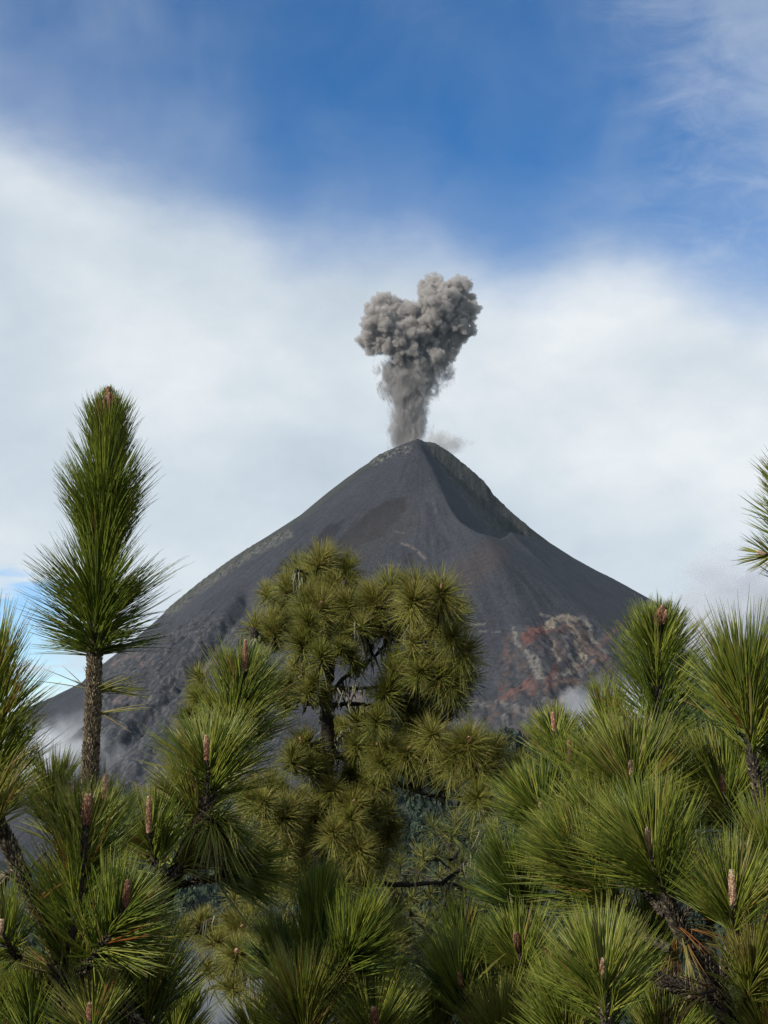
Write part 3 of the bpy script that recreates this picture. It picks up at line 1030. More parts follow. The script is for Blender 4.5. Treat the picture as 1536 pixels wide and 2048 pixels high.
# ------------------------------------------------------------------ pines
class Pine:
    def __init__(self, base_px, Y, label, needle=M_NEEDLE, bark=M_BARK, group=None):
        x = pix(base_px, 1700, Y)[0]
        z = float(ground_h(np.array([[x]]), np.array([[Y]]))[0, 0])
        self.loc = np.array([x, Y, z - 0.05])
        self.Y = Y
        self.S = Y / F                       # metres per photo pixel at this tree
        self.root = root('pine_tree', self.loc, label, 'pine', group)
        self.needle, self.bark = needle, bark

    def P(self, p):
        """(px, py[, depth offset]) -> world"""
        return pix(p[0], p[1], self.Y + (p[2] if len(p) > 2 else 0.0))

    def trunk(self, pts, rad, peg=True, name='trunk', peg_tint=0.55, per_m=1500, to_ground=True, n=None, bump=0.25, pegl=0.013, sides=12):
        W = [self.P(p) for p in pts]
        r = list(np.asarray(rad, float) * self.S)
        if to_ground:
            W = [self.loc + np.array([0, 0, -0.1]), (self.loc + W[0]) / 2 + np.array([.03, 0, 0])] + W
            r = [r[0] * 1.5, r[0] * 1.2] + r
        mb = MB()
        path = tube(mb, W, r, n=n or (10 * len(W)), sides=sides, bump=bump, tint=0.35, freq=45 if peg else 18)
        if peg:
            pegs(mb, path, per_m, pegl, 0.0032, peg_tint)
        o = build(name, mb, self.bark, self.root, self.loc)
        self.last = path
        return o

    def tuft(self, axis, L, n, a0=62, a1=14, tint=0.45, r=1.2, sag=0.07, bud=None, stem=None, dead=0.03, tint_sd=0.19, name='needle_tuft', tpow=0.62, segs=4, sd=8, curl=0.10, stem_r=4.5, prof=None):
        """axis: pixel points from base to tip; L and bud sizes in photo pixels"""
        S = self.S
        Wp = [self.P(p) for p in axis]
        ax = smooth_path(Wp, 24)
        T = nrm(np.gradient(ax, axis=0))
        t = rng.random(n) ** tpow
        if prof is not None:
            t = np.interp(rng.random(n), *prof)
        c = np.linspace(0, 1, 24)
        P0 = np.stack([np.interp(t, c, ax[:, k]) for k in range(3)], -1)
        Ti = nrm(np.stack([np.interp(t, c, T[:, k]) for k in range(3)], -1))
        a = nrm(np.cross(Ti, rng.normal(size=(n, 3))))
        if np.ndim(a0):
            if np.ndim(a0) == 2:
                tt, th, Ls = (np.interp(t, np.array(a0)[:, 0], np.array(a0)[:, q]) for q in range(3))
            else:
                th = np.interp(t, np.linspace(0, 1, len(a0)), a0)
                Ls = np.interp(t, np.linspace(0, 1, len(L)), L)
        else:
            th = a0 + (a1 - a0) * t
            Ls = np.full(n, float(L))
        if np.ndim(a0) < 2:
            th = np.where(th > 46, 46 + (th - 46) * .35, th)
        th = np.radians(np.clip(th + rng.normal(0, sd, n), 3, 150))
        D = Ti * np.cos(th)[:, None] + a * np.sin(th)[:, None]
        Ls = Ls * S * rng.triangular(.6, 1.0, 1.14, n)
        bend = np.array([0, 0, -1.0]) * (sag * np.sin(np.arccos(np.clip(D[:, 2], -1, 1))) * rng.uniform(.3, 1.5, n))[:, None] + rng.normal(0, .05, (n, 3)) + Ti * curl
        ti = np.clip(tint + rng.normal(0, tint_sd, n) + (0.10 * (t - 0.5)), 0, 0.86)
        dd = rng.random(n) < dead
        ti[dd] = rng.uniform(.85, 1.0, dd.sum())
        keep = np.ones(n, bool)
        if bud:
            for sfrac in (.15, .3, .45, .6, .75, .9):
                q = P0 + D * (Ls * sfrac)[:, None] + bend * (Ls * sfrac ** 2)[:, None]
                qx, qy = proj(q)
                f_ = np.clip((qy - bud[1]) / max(bud[3] - bud[1], 1), 0, 1)
                cx_ = bud[0] + (bud[2] - bud[0]) * f_
                keep &= ~((np.abs(qx - cx_) < bud[4] + 2.5) & (qy > bud[1] - 6) & (qy < bud[3] + 2) & (q[:, 1] < ax[-1, 1]) & (rng.random(n) < .75))
        # thinner and thicker patches round the shoot, and a sparser face where the stem shows
        lump = pnoise(np.stack([t * 3.2 + 31 * self.Y + axis[0][0] * .13, a[:, 0] * 1.7 + 7, a[:, 1] * 1.7 + a[:, 2]], -1))
        if np.ndim(a0) < 2:
            keep &= rng.random(n) < np.clip(.78 + 1.1 * lump, .22, 1)
            keep &= ~((a[:, 1] < -.55) & (t > .1) & (rng.random(n) < (.5 if bud else .2)))
        P0, a, D, Ls, bend, ti, t = (v[keep] for v in (P0, a, D, Ls, bend, ti, t))
        # fascicles: three needles share a foot and part slightly
        m3 = len(t) // 3 * 3
        g3 = (np.arange(m3) // 3) * 3
        P0, a, bend, t = P0[g3], a[g3], bend[g3] + rng.normal(0, .03, (m3, 3)), t[g3]
        D = nrm(D[g3] + rng.normal(0, .055, (m3, 3)))
        Ls = Ls[g3] * rng.uniform(.9, 1.08, m3)
        ti = np.clip(ti[g3] + rng.normal(0, .05, m3), 0, 1)
        n = m3
        mb = MB()
        # fascicles: neighbouring needles share a foot
        strands(mb, P0 + a * (3.0 * S), D, Ls, bend, np.full(n, r * S) * rng.uniform(.75, 1.2, n), ti, segs=segs)
        o = build(name, mb, self.needle, self.root, self.loc)
        sm = MB()
        pth = ([self.P(p) for p in stem] + Wp) if stem else Wp
        path = tube(sm, pth, [stem_r * S * 1.25, stem_r * S * 0.8], n=8 * len(pth), sides=8, bump=.2, tint=0.3)
        if stem_r > 3.5:
            pegs(sm, path, 1100, 0.010, 0.0026, 0.4)
        build('twig', sm, self.bark, o, self.loc).matrix_parent_inverse.identity()
        if bud:
            self.bud(o, bud, T[-1])
        return o

    def bud(self, parent, spec, d=None):
        """spec: (px, py top, px, py bottom, radius px, tint)"""
        x1, y1, x0, y0, rr, tn = spec[:6]
        rr = rr * rng.uniform(.72, .92)
        y1 = y1 + (y0 - y1) * rng.uniform(0, .12)
        dy = spec[6] if len(spec) > 6 else 0.0
        b0, b1 = self.P((x0, y0, dy)), self.P((x1, y1, dy))
        S = self.S
        mb = MB()
        path = tube(mb, [b0, b0 * .5 + b1 * .5, b1], [rr * S * .75, rr * S, rr * S * .95, rr * S * .8, rr * S * .3], n=26, sides=12, bump=.15, tint=tn, freq=140)
        P, T, U, W, rad = path
        n = int(60 + 5 * np.hypot(x1 - x0, y1 - y0))
        k = np.sort(rng.random(n)) * 25
        i = k.astype(int)
        th = np.arange(n) * 2.4
        R = np.cos(th)[:, None] * U[i] + np.sin(th)[:, None] * W[i]
        strands(mb, P[i] + R * (rad[i] * .9)[:, None], T[i] + R * .35, np.full(n, rr * S * .6), R * .2, np.full(n, rr * S * .15), np.clip(tn + rng.normal(.08, .2, n) + .30 * (k / 25) ** 4, 0, 1), segs=2, sides=4)
        return build('bud', mb, M_BUD, parent, self.loc)


QN = 0.85            # needle count factor

# ---- the tall bare-stemmed leader
t1 = Pine(172, 4.6, 'tallest pine leader with bare scaly stem standing clear against the sky')
t1.trunk([(168, 2140), (170, 1900), (176, 1660), (182, 1500), (187, 1400), (189, 1300)], [18, 16, 15, 13.5, 12.5, 11.5], per_m=9000, peg_tint=0.72, pegl=0.012)
t1.tuft([(189, 1312), (194, 1200), (203, 1080), (210, 960), (215, 850), (217, 800)], None, int(5200 * QN),
        sd=4.2, a0=[(0, 80, 140), (.10, 54, 165), (.20, 49, 166), (.215, 25, 150), (.30, 25, 150), (.36, 37, 148), (.51, 36, 150), (.54, 20, 144), (.71, 25, 106), (.79, 18, 66), (1, 10, 30)], tint=0.40, dead=0.006, sag=0.10, stem_r=13, tint_sd=.10, tpow=1.0, r=1.1, curl=.06,
        bud=(217, 770, 216, 812, 7, 0.30))
o = t1.root.children[-1]
for (x, y, x0, y0, r) in ((226, 788, 222, 826, 4.5), (207, 792, 211, 828, 4.5), (232, 800, 226, 835, 3.5), (203, 806, 208, 838, 3.5), (219, 782, 219, 820, 5)):
    t1.bud(o, (x, y, x0, y0, r, 0.35, -0.03))


def spray(tree, start, ends, tint, L_r=1.1, sub=1):
    """a few single old needles leaving a bare stem"""
    mb = MB()
    P0, D, L, = [], [], []
    for e in ends:
        a = tree.P(start); b = tree.P((e[0], e[1], rng.normal(0, .05)))
        for s in range(sub):
            P0.append(a + rng.normal(0, .006, 3)); d = b - a + rng.normal(0, .012, 3); L.append(np.linalg.norm(d)); D.append(d / L[-1])
    n = len(L)
    strands(mb, np.array(P0), np.array(D), np.array(L), np.tile([0, 0, -0.06], (n, 1)), np.full(n, L_r * tree.S), np.clip(tint + rng.normal(0, .08, n), 0, 1), segs=5)
    return build('old_needles', mb, tree.needle, tree.root, tree.loc)


spray(t1, (178, 1378), [(80, 1338), (75, 1350), (72, 1362), (136, 1334), (150, 1328), (146, 1362)], 0.84, sub=1)
spray(t1, (196, 1380), [(290, 1348), (262, 1350), (300, 1362), (285, 1372), (250, 1345), (305, 1380), (280, 1385), (308, 1392), (240, 1356)], 0.74, sub=3)
spray(t1, (200, 1424), [(305, 1395), (308, 1410), (290, 1400), (245, 1440), (255, 1462), (222, 1438), (250, 1455)], 0.86, sub=1)

# ---- bottom left pine with the branch leaning to the left edge
b = Pine(128, 3.7, 'bottom left pine with thick trunk and a branch bending out to the left edge')
b.trunk([(122, 2200), (127, 2080), (130, 1990), (138, 1955)], [16, 15, 14, 11], per_m=5000, peg_tint=.5)
b.trunk([(132, 1975), (118, 1925), (88, 1855), (46, 1760), (18, 1690), (-6, 1640), (-18, 1560)], [8, 8, 9, 11, 11, 10, 8], name='branch', to_ground=False, per_m=4200, peg_tint=.5)
b.trunk([(48, 1765), (20, 1750), (-8, 1772)], [7, 6, 5], name='branch', to_ground=False, per_m=2500)
b.trunk([(44, 1752), (66, 1730), (94, 1704)], [3.4, 2.6, 2], name='branch', to_ground=False, peg=False)
b.trunk([(128, 1992), (100, 1960), (60, 1930), (14, 1905)], [8, 7, 6, 5], name='branch', to_ground=False, per_m=2500)
b.trunk([(136, 1960), (190, 1955), (225, 1985), (262, 2030), (300, 2080)], [8, 7, 6, 6, 5], name='branch', to_ground=False, per_m=2500)
b.tuft([(138, 1955), (150, 1850), (164, 1740), (173, 1640)], [135, 150, 160, 140, 66], int(2600 * QN), a0=[66, 50, 42, 34, 18], tint=.47, bud=(176, 1584, 173, 1650, 11, .42), dead=.03, stem_r=7, tpow=.9)
b.tuft([(148, 1700, .05), (143, 1640, .05)], 105, int(420 * QN), a0=26, a1=8, tint=.58, bud=(140, 1556, 143, 1640, 8, .55, .05), stem=[(160, 1760)], stem_r=4)
b.tuft([(202, 1690, .05), (206, 1640, .05)], 100, int(420 * QN), a0=24, a1=7, tint=.56, bud=(211, 1540, 206, 1640, 9, .58, .05), stem=[(175, 1760)], stem_r=4)
b.tuft([(120, 1700, .25), (108, 1630, .25), (105, 1590, .25)], 105, int(800 * QN), a0=62, a1=20, tint=.55, dead=.08, stem=[(150, 1850)])
b.tuft([(215, 1690, .25), (226, 1640, .3)], 95, int(500 * QN), a0=60, a1=20, tint=.5, dead=.05, stem=[(165, 1800)])
b.tuft([(172, 1935, -.12), (212, 1880, -.18), (250, 1812, -.2)], [120, 140, 138, 70], int(1700 * QN), a0=[64, 50, 40, 18], tint=.40, bud=(256, 1755, 250, 1815, 8, .28, -.2), stem=[(146, 1952)], stem_r=5)
b.tuft([(-16, 1620), (-20, 1500), (-14, 1340)], [150, 155, 150, 135], int(2300 * QN), a0=[86, 58, 44, 20], tint=.48, stem_r=7, dead=.04, tpow=.9)
b.tuft([(-10, 1660, -.1), (-20, 1610, -.1)], 140, int(700 * QN), a0=96, a1=60, tint=.66, dead=.12, sag=.2)
b.tuft([(40, 1918, -.1), (12, 1885, -.15), (-2, 1842, -.15)], 105, int(700 * QN), a0=70, a1=14, tint=.46, bud=(4, 1838, -2, 1870, 6, .75, -.2), sag=.1)
b.tuft([(20, 1800, .25), (-30, 1790, .25)], 110, int(500 * QN), a0=70, a1=40, tint=.5, dead=.05)
b.tuft([(188, 2090, -.1), (181, 2036, -.1)], 125, int(900 * QN), a0=56, a1=16, tint=.55, bud=(180, 2004, 181, 2040, 8, .45, -.1), stem=[(150, 2190)])
b.tuft([(62, 2110), (66, 2020)], 115, int(800 * QN), a0=52, a1=16, tint=.40, stem=[(110, 2190)], dead=.04)
b.tuft([(-4, 2090, .1), (4, 2020, .1)], 115, int(700 * QN), a0=60, a1=20, tint=.66, stem=[(60, 2190)], dead=.10)
b.tuft([(120, 1960, -.05), (98, 1930, -.05)], 80, 60, a0=60, a1=20, tint=.84, dead=.2)
spray(b, (78, 1800), [(30, 1700), (100, 1690), (110, 1745), (95, 1770), (112, 1770)], .9, sub=2)
spray(b, (135, 1960), [(60, 1925), (75, 1935), (190, 1995), (160, 2020), (180, 1950)], .85, sub=2)

# ---- second left pine, leaning to the right, two candles
c_ = Pine(262, 4.3, 'pine leaning right with two upright candles beside the bare stemmed leader')
c_.trunk([(258, 2190), (272, 1990), (300, 1860), (334, 1782), (368, 1712), (398, 1645), (419, 1592)], [15, 14, 14, 13, 12, 12, 9], per_m=4500, peg_tint=.42)
c_.tuft([(419, 1600), (417, 1550), (413, 1516)], [125, 138, 92], int(1500 * QN), a0=[92, 55, 20], tint=.50, bud=(413, 1470, 413, 1520, 7, .5, -.05), stem_r=6, dead=.03)
c_.tuft([(424, 1600, .12), (455, 1500, .18), (478, 1410, .2), (489, 1340, .2)], [130, 140, 128, 62], int(2600 * QN), a0=[72, 56, 42, 18], tint=.46, bud=(491, 1275, 489, 1345, 6, .36, .2), stem_r=6, tpow=.85)
c_.tuft([(318, 1750, -.05), (304, 1700, -.05), (298, 1655, -.05)], [120, 128, 86], int(1300 * QN), a0=[80, 52, 16], tint=.50, bud=(298, 1590, 298, 1665, 7.5, .5, -.08), stem=[(334, 1776)], stem_r=6)
c_.tuft([(425, 1758, -.1), (480, 1742, -.15)], 115, int(800 * QN), a0=46, a1=14, tint=.36, stem=[(338, 1775), (390, 1762)], stem_r=4, sag=.2)
c_.tuft([(350, 1752, -.1), (400, 1705, -.15)], 105, int(420 * QN), a0=40, a1=14, tint=.74, dead=.12, stem=[(336, 1776)], sag=.22)
c_.tuft([(408, 1640, -.1), (440, 1650, -.2)], 130, int(420 * QN), a0=50, a1=20, tint=.62, dead=.1, sag=.3, stem_r=3)
c_.tuft([(402, 1640), (370, 1600)], 110, int(420 * QN), a0=44, a1=20, tint=.72, dead=.16, sag=.15, stem_r=3)
c_.tuft([(350, 1740, .2), (400, 1600, .3)], 115, int(700 * QN), a0=70, a1=40, tint=.45, dead=.06, stem_r=3)
c_.tuft([(296, 2090, -.5), (292, 2020, -.5), (290, 1955, -.5)], [130, 140, 125], int(1500 * QN), a0=[58, 44, 16], tint=.27, bud=(290, 1895, 290, 1960, 6, .1, -.5), stem=[(270, 2190, -.1)], stem_r=5)
c_.tuft([(345, 2120, -.2), (352, 2060, -.2)], 105, int(600 * QN), a0=55, a1=18, tint=.5, stem=[(280, 2190)])
spray(c_, (300, 1885), [(225, 1870), (240, 1880), (320, 1885), (250, 1900)], .78, sub=2)

# ---- dark blue green pine at the bottom centre
f = Pine(612, 4.2, 'dark blue green pine at the bottom centre with a narrow upright shoot')
f.trunk([(602, 2200), (606, 2100), (612, 2020)], [13, 12, 9], per_m=3000, peg_tint=.4)
f.tuft([(614, 2010), (625, 1930), (632, 1850)], [125, 140, 140, 118], int(1900 * QN), a0=[42, 26, 17, 9], tint=.30, stem_r=6, dead=.0)
f.tuft([(640, 2010, -.1), (680, 1950, -.15), (712, 1895, -.2)], [130, 140, 120], int(1300 * QN), a0=[52, 38, 12], tint=.34, stem=[(612, 2040)], dead=.01)
f.tuft([(612, 2110, -.2), (606, 2030, -.2)], 140, int(1300 * QN), a0=66, a1=26, tint=.62, dead=.10, tint_sd=.16)
f.tuft([(578, 1990, .1), (552, 1905, .15)], 100, int(800 * QN), a0=52, a1=14, tint=.32, stem=[(606, 2060)])
f.tuft([(752, 2110, -.2), (749, 2050, -.2)], [130, 130, 120], int(1300 * QN), a0=[66, 46, 20], tint=.52, bud=(748, 2014, 749, 2055, 9, .25, -.25), stem=[(640, 2190)])
f.tuft([(520, 2100, 0), (515, 2060, 0)], 95, int(600 * QN), a0=60, a1=20, tint=.55, dead=.08, stem=[(600, 2190)])
f.tuft([(690, 2040, .1), (740, 1960, .1)], 110, int(700 * QN), a0=52, a1=25, tint=.32, stem=[(620, 2090)], dead=.02)

# ---- pine right of the centre, low
l = Pine(985, 4.5, 'low bushy pine between the bottom centre and the red candle pine on its right')
l.trunk([(1000, 2220), (985, 2120), (960, 2060), (935, 2010)], [13, 12, 10, 7], per_m=3000, peg_tint=.4)
l.tuft([(1064, 1862, .1), (1046, 1810, .1), (1032, 1765, .1)], [125, 135, 115], int(1400 * QN), a0=[66, 46, 16], tint=.28, stem=[(1085, 1960), (1000, 2120)])
l.tuft([(1062, 2000, -.1), (1046, 1940, -.1), (1035, 1895, -.1)], [130, 128, 72], int(1600 * QN), a0=[68, 48, 16], tint=.48, bud=(1032, 1862, 1035, 1900, 7, .32, -.1), stem=[(1000, 2110)])
l.tuft([(928, 1960, .15), (924, 1885, .15)], 95, int(900 * QN), a0=60, a1=16, tint=.36, stem=[(935, 2020)])
l.tuft([(934, 2050, -.1), (926, 1995, -.1), (921, 1968, -.1)], 115, int(1200 * QN), a0=60, a1=18, tint=.40, bud=(919, 1942, 921, 1970, 6, .3, -.15))
l.tuft([(1006, 2140, -.2), (1000, 2060, -.2)], 115, int(900 * QN), a0=60, a1=20, tint=.60, dead=.05, stem=[(995, 2190)])
l.tuft([(870, 2110, 0), (866, 2060, 0)], 105, int(800 * QN), a0=60, a1=18, tint=.42, stem=[(960, 2180)])
l.tuft([(1090, 2110, -.1), (1085, 2040, -.1)], 120, int(900 * QN), a0=60, a1=20, tint=.52, stem=[(1000, 2190)])
l.tuft([(985, 2010, .2), (978, 1945, .2)], 110, int(700 * QN), a0=60, a1=20, tint=.36, stem=[(975, 2100)])

# ---- tree with the high leader on the right
i_ = Pine(1325, 4.5, 'right hand pine whose tall leader ends in a cluster of red buds')
i_.trunk([(1335, 2200), (1340, 1900), (1325, 1700), (1312, 1530)], [16, 14, 11, 8], per_m=2500, peg_tint=.4)
i_.tuft([(1311, 1540), (1314, 1440), (1318, 1330), (1322, 1240)], [150, 148, 125, 42], int(2700 * QN), a0=[62, 50, 42, 17], tint=.42, bud=(1325, 1212, 1322, 1250, 7, .3), stem_r=6, dead=.015)
oo = i_.root.children[-1]
for (x, y, x0, y0) in ((1318, 1216, 1319, 1245), (1333, 1218, 1326, 1248), (1310, 1225, 1316, 1252)):
    i_.bud(oo, (x, y, x0, y0, 4.5, .4, -.03))
i_.tuft([(1226, 1530, .3), (1216, 1440, .3)], 100, int(1000 * QN), a0=60, a1=16, tint=.52, stem=[(1300, 1640)])
i_.tuft([(1280, 1650, -.25), (1268, 1590, -.3), (1262, 1550, -.3)], [165, 160, 108], int(2200 * QN), a0=[70, 48, 14], tint=.55, bud=(1262, 1520, 1262, 1555, 6, .6, -.32), stem=[(1325, 1740)], stem_r=5)
i_.tuft([(1472, 1670, -.15), (1455, 1620, -.2), (1446, 1585, -.2)], [150, 155, 130], int(2100 * QN), a0=[76, 52, 15], tint=.52, bud=(1445, 1548, 1446, 1590, 5, .5, -.2), stem=[(1345, 1860), (1440, 1740)], stem_r=5)
i_.tuft([(1150, 1625, .1), (1143, 1560, .1), (1140, 1520, .1)], [110, 112, 62], int(1300 * QN), a0=[66, 46, 14], tint=.38, bud=(1139, 1480, 1140, 1525, 6, .2, .05), stem=[(1210, 1730), (1320, 1800)])
i_.tuft([(1114, 1540, .2), (1109, 1460, .2)], [98, 92, 56], int(1000 * QN), a0=[60, 40, 16], tint=.52, bud=(1106, 1424, 1109, 1462, 6, .5, .15), stem=[(1150, 1640)])
i_.tuft([(1120, 1710, 0), (1092, 1650, 0), (1078, 1620, 0)], [120, 125, 100], int(1400 * QN), a0=[64, 46, 14], tint=.42, bud=(1081, 1604, 1078, 1625, 4, .55, -.05), stem=[(1180, 1790), (1325, 1850)])
i_.tuft([(1200, 1600, .3), (1195, 1540, .3)], 110, int(900 * QN), a0=60, a1=18, tint=.40, stem=[(1300, 1700)])
i_.tuft([(1390, 1620, .3), (1385, 1540, .3)], 120, int(1100 * QN), a0=60, a1=20, tint=.42, stem=[(1335, 1740)])
i_.tuft([(1340, 1640, .1), (1338, 1560, .1)], 115, int(1000 * QN), a0=62, a1=25, tint=.40, stem=[(1330, 1720)])
i_.tuft([(1180, 1790, .2), (1170, 1700, .2)], 120, int(1000 * QN), a0=64, a1=25, tint=.36, stem=[(1330, 1900)])

# ---- front right pine with the forked trunk
h = Pine(1462, 3.75, 'front right pine with a dark forked trunk and rusty dead needles')
h.trunk([(1475, 2200), (1460, 2060), (1436, 1985), (1398, 1915), (1360, 1856), (1334, 1800)], [17, 16, 14, 12, 11, 8], per_m=5200, peg_tint=.42)
h.trunk([(1436, 1990), (1452, 1930), (1466, 1880), (1468, 1840)], [9, 8, 8, 7], name='branch', to_ground=False, per_m=4200, peg_tint=.45)
h.trunk([(1440, 2000), (1390, 1985), (1330, 1962), (1285, 1948), (1215, 2000)], [9, 8, 7, 6, 5], name='branch', to_ground=False, per_m=3500, peg_tint=.4)
h.tuft([(1336, 1805), (1314, 1750), (1297, 1706)], [160, 178, 178, 140], int(2600 * QN), a0=[80, 56, 40, 14], tint=.46, bud=(1295, 1652, 1297, 1710, 6.5, .62), stem_r=7, dead=.02)
h.tuft([(1468, 1865, -.1), (1466, 1805, -.1)], [140, 145, 125], int(1800 * QN), a0=[84, 54, 16], tint=.50, bud=(1463, 1738, 1466, 1810, 8, .66, -.12), stem_r=6)
h.tuft([(1340, 1830), (1380, 1890)], 110, 130, a0=100, a1=60, tint=.86, dead=.85, stem_r=3, sag=.2)
h.tuft([(1430, 1980, -.1), (1400, 1990, -.15)], 90, 30, a0=50, a1=15, tint=.86, dead=.95, stem_r=3, sag=.1)
h.tuft([(1490, 2010, -.1), (1512, 1935, -.15)], 125, int(900 * QN), a0=66, a1=20, tint=.70, dead=.07, stem=[(1462, 2060)])
h.tuft([(1216, 2060, -.35), (1208, 1990, -.35), (1205, 1950, -.34)], [140, 145, 120], int(2200 * QN), a0=[70, 48, 14], tint=.53, bud=(1206, 1914, 1205, 1955, 5, .6, -.37), stem=[(1250, 1990)], stem_r=5)
h.tuft([(1322, 2150, .1), (1330, 2070, .1)], 130, int(1300 * QN), a0=64, a1=18, tint=.52, bud=(1332, 2035, 1330, 2075, 5, .45, .08), stem=[(1440, 2190)])
h.tuft([(1140, 2120, -.2), (1132, 2040, -.2)], 125, int(1200 * QN), a0=62, a1=18, tint=.50, stem=[(1240, 2190)])
h.tuft([(1250, 1850, .1), (1190, 1770, .1), (1150, 1725, .1)], [135, 150, 125], int(1700 * QN), a0=[66, 44, 14], tint=.47, stem=[(1340, 1900)], stem_r=4)
h.tuft([(1250, 1730, .25), (1185, 1660, .25)], 140, int(1200 * QN), a0=56, a1=20, tint=.56, dead=.03, stem=[(1330, 1830)])
h.tuft([(1300, 1980, .25), (1285, 1880, .25)], 130, int(1200 * QN), a0=66, a1=30, tint=.40, dead=.04, stem=[(1380, 1960)])
h.tuft([(1420, 1860, .25), (1410, 1770, .25)], 130, int(1100 * QN), a0=64, a1=28, tint=.38, dead=.03, stem=[(1430, 1960)])
h.tuft([(1540, 1810, .1), (1545, 1720, .1)], 150, int(1200 * QN), a0=64, a1=25, tint=.42, stem=[(1500, 1950)])
h.tuft([(1440, 2160, .45), (1400, 2080, .45)], 120, int(900 * QN), a0=64, a1=25, tint=.42, stem=[(1470, 2190)])
h.tuft([(1540, 2120, -.1), (1535, 2040, -.1)], 120, int(900 * QN), a0=64, a1=22, tint=.62, dead=.05, stem=[(1480, 2190)])

# ---- shoot cut by the right edge, and the far right one higher up
j = Pine(1545, 4.1, 'pine at the right edge with long loose stiff needles beside the red budded leader')
j.trunk([(1560, 2200), (1550, 1900), (1525, 1640), (1505, 1520)], [14, 12, 9, 7], per_m=1500, peg_tint=.4)
j.tuft([(1504, 1520), (1496, 1440), (1490, 1380)], [165, 175, 165], int(1150 * QN), a0=[58, 38, 14], tint=.42, r=1.35, stem_r=6, dead=.02, sag=.07)
j.tuft([(1575, 1560, .1), (1560, 1470, .1)], 150, int(700 * QN), a0=56, a1=20, tint=.5, stem=[(1540, 1640)])
k = Pine(1605, 5.2, 'partly hidden pine at the right edge high above the fog bank')
k.trunk([(1610, 2200), (1605, 1700), (1600, 1300), (1596, 1180)], [16, 14, 10, 8], per_m=600)
k.tuft([(1596, 1190), (1590, 1080), (1584, 960)], [105, 110, 105, 90], int(1300 * QN), a0=[95, 72, 58, 25], tint=.45, stem_r=6)
k.tuft([(1560, 1112, -.1), (1530, 1108, -.1)], 60, 90, a0=60, a1=25, tint=.6, bud=(1515, 1102, 1530, 1108, 5, .85, -.1), stem=[(1596, 1150)], stem_r=3)

# ---- the old pine in the middle
e = Pine(640, 11.0, 'old gnarled pine in the middle with lichen and round needle tufts', needle=M_OLDNEEDLE, bark=M_OLDBARK)
e.trunk([(615, 2200), (622, 2000), (632, 1800), (640, 1640), (652, 1540), (655, 1450), (652, 1400), (660, 1330), (652, 1270), (640, 1215), (628, 1160)], [22, 21, 19, 17, 14, 12, 11.5, 10, 7, 5, 3], peg=False, n=90, bump=.9)
BR = [
    [(655, 1392), (690, 1348), (720, 1332), (745, 1312), (775, 1288), (800, 1275)], [(745, 1312), (738, 1282), (722, 1262), (708, 1252)],
    [(655, 1378), (700, 1376), (738, 1374), (775, 1372)], [(652, 1412), (700, 1406), (760, 1408), (800, 1420), (850, 1432)],
    [(654, 1500), (672, 1480), (700, 1468), (718, 1440)], [(652, 1262), (690, 1240), (712, 1222)], [(650, 1335), (620, 1318), (598, 1300), (590, 1260)],
    [(653, 1410), (610, 1402), (565, 1398), (500, 1410), (440, 1420), (395, 1410)], [(800, 1275), (830, 1250), (862, 1215), (880, 1190)], [(775, 1288), (785, 1240), (782, 1190)],
    [(800, 1275), (850, 1275), (900, 1262), (905, 1235)], [(775, 1372), (820, 1365), (860, 1378), (892, 1385)], [(800, 1278), (850, 1300), (890, 1320), (925, 1315)],
    [(652, 1505), (700, 1520), (760, 1552), (820, 1580), (870, 1594), (930, 1592)], [(930, 1592), (975, 1608), (1008, 1612)], [(820, 1580), (840, 1545), (868, 1512)], [(870, 1594), (905, 1560), (935, 1510)],
    [(760, 1552), (775, 1520), (790, 1500)], [(930, 1592), (955, 1570), (975, 1530)], [(645, 1600), (600, 1612), (570, 1640)], [(642, 1620), (690, 1612), (720, 1618)],
    [(636, 1740), (690, 1735), (740, 1715), (760, 1700)], [(633, 1770), (700, 1768), (800, 1772), (880, 1770), (960, 1772)], [(880, 1770), (915, 1735), (950, 1700), (972, 1660)], [(655, 1470), (620, 1490), (606, 1500)],
    [(640, 1690), (600, 1680), (560, 1690)], [(628, 1830), (560, 1828), (500, 1838), (450, 1834), (400, 1850)], [(500, 1838), (470, 1870), (450, 1920)], [(628, 1850), (700, 1850), (770, 1870)],
    [(624, 1960), (560, 1950), (480, 1960), (420, 1975), (380, 2010)], [(480, 1960), (500, 1930), (540, 1905)], [(622, 1980), (700, 1950), (760, 1930), (790, 1925)],
    [(635, 1190), (660, 1180), (686, 1150)], [(628, 1175), (600, 1165), (590, 1140)], [(560, 1398), (520, 1330), (512, 1262)], [(646, 1300), (600, 1270), (560, 1240)],
]
brpts = [np.array([e.P(p) for p in [(640, 1215), (652, 1270), (660, 1330), (652, 1400), (655, 1450), (652, 1540), (640, 1640), (632, 1800), (622, 2000)]])]
for q in BR:
    dd = rng.normal(0, .45)
    n_ = len(q)
    # start where the parent is, then drift in depth
    st = 0.0
    for prev in brpts[1:]:
        d0 = np.hypot(*(np.array(proj(prev)).T - np.array(q[0])).T)
        if d0.min() < 12:
            st = prev[d0.argmin()][1] - e.Y
            break
    pts = [(x, y, st + dd * (ii / (n_ - 1))) for ii, (x, y) in enumerate(q)]
    r0 = rng.uniform(4.5, 6.5) if n_ > 4 else rng.uniform(3.0, 4.5)
    jit = [(x + rng.normal(0, 3), y + rng.normal(0, 3), z) if 0 < ii else (x, y, z) for ii, (x, y, z) in enumerate(pts)]
    e.trunk(jit, list(np.linspace(r0, r0 * .45, n_)), peg=False, name='branch', to_ground=False, n=8 * n_, bump=.6, sides=8)
    brpts.append(e.last[0])
allbr = np.concatenate([smooth_path(p, 60) for p in brpts])
trunk_px = 645
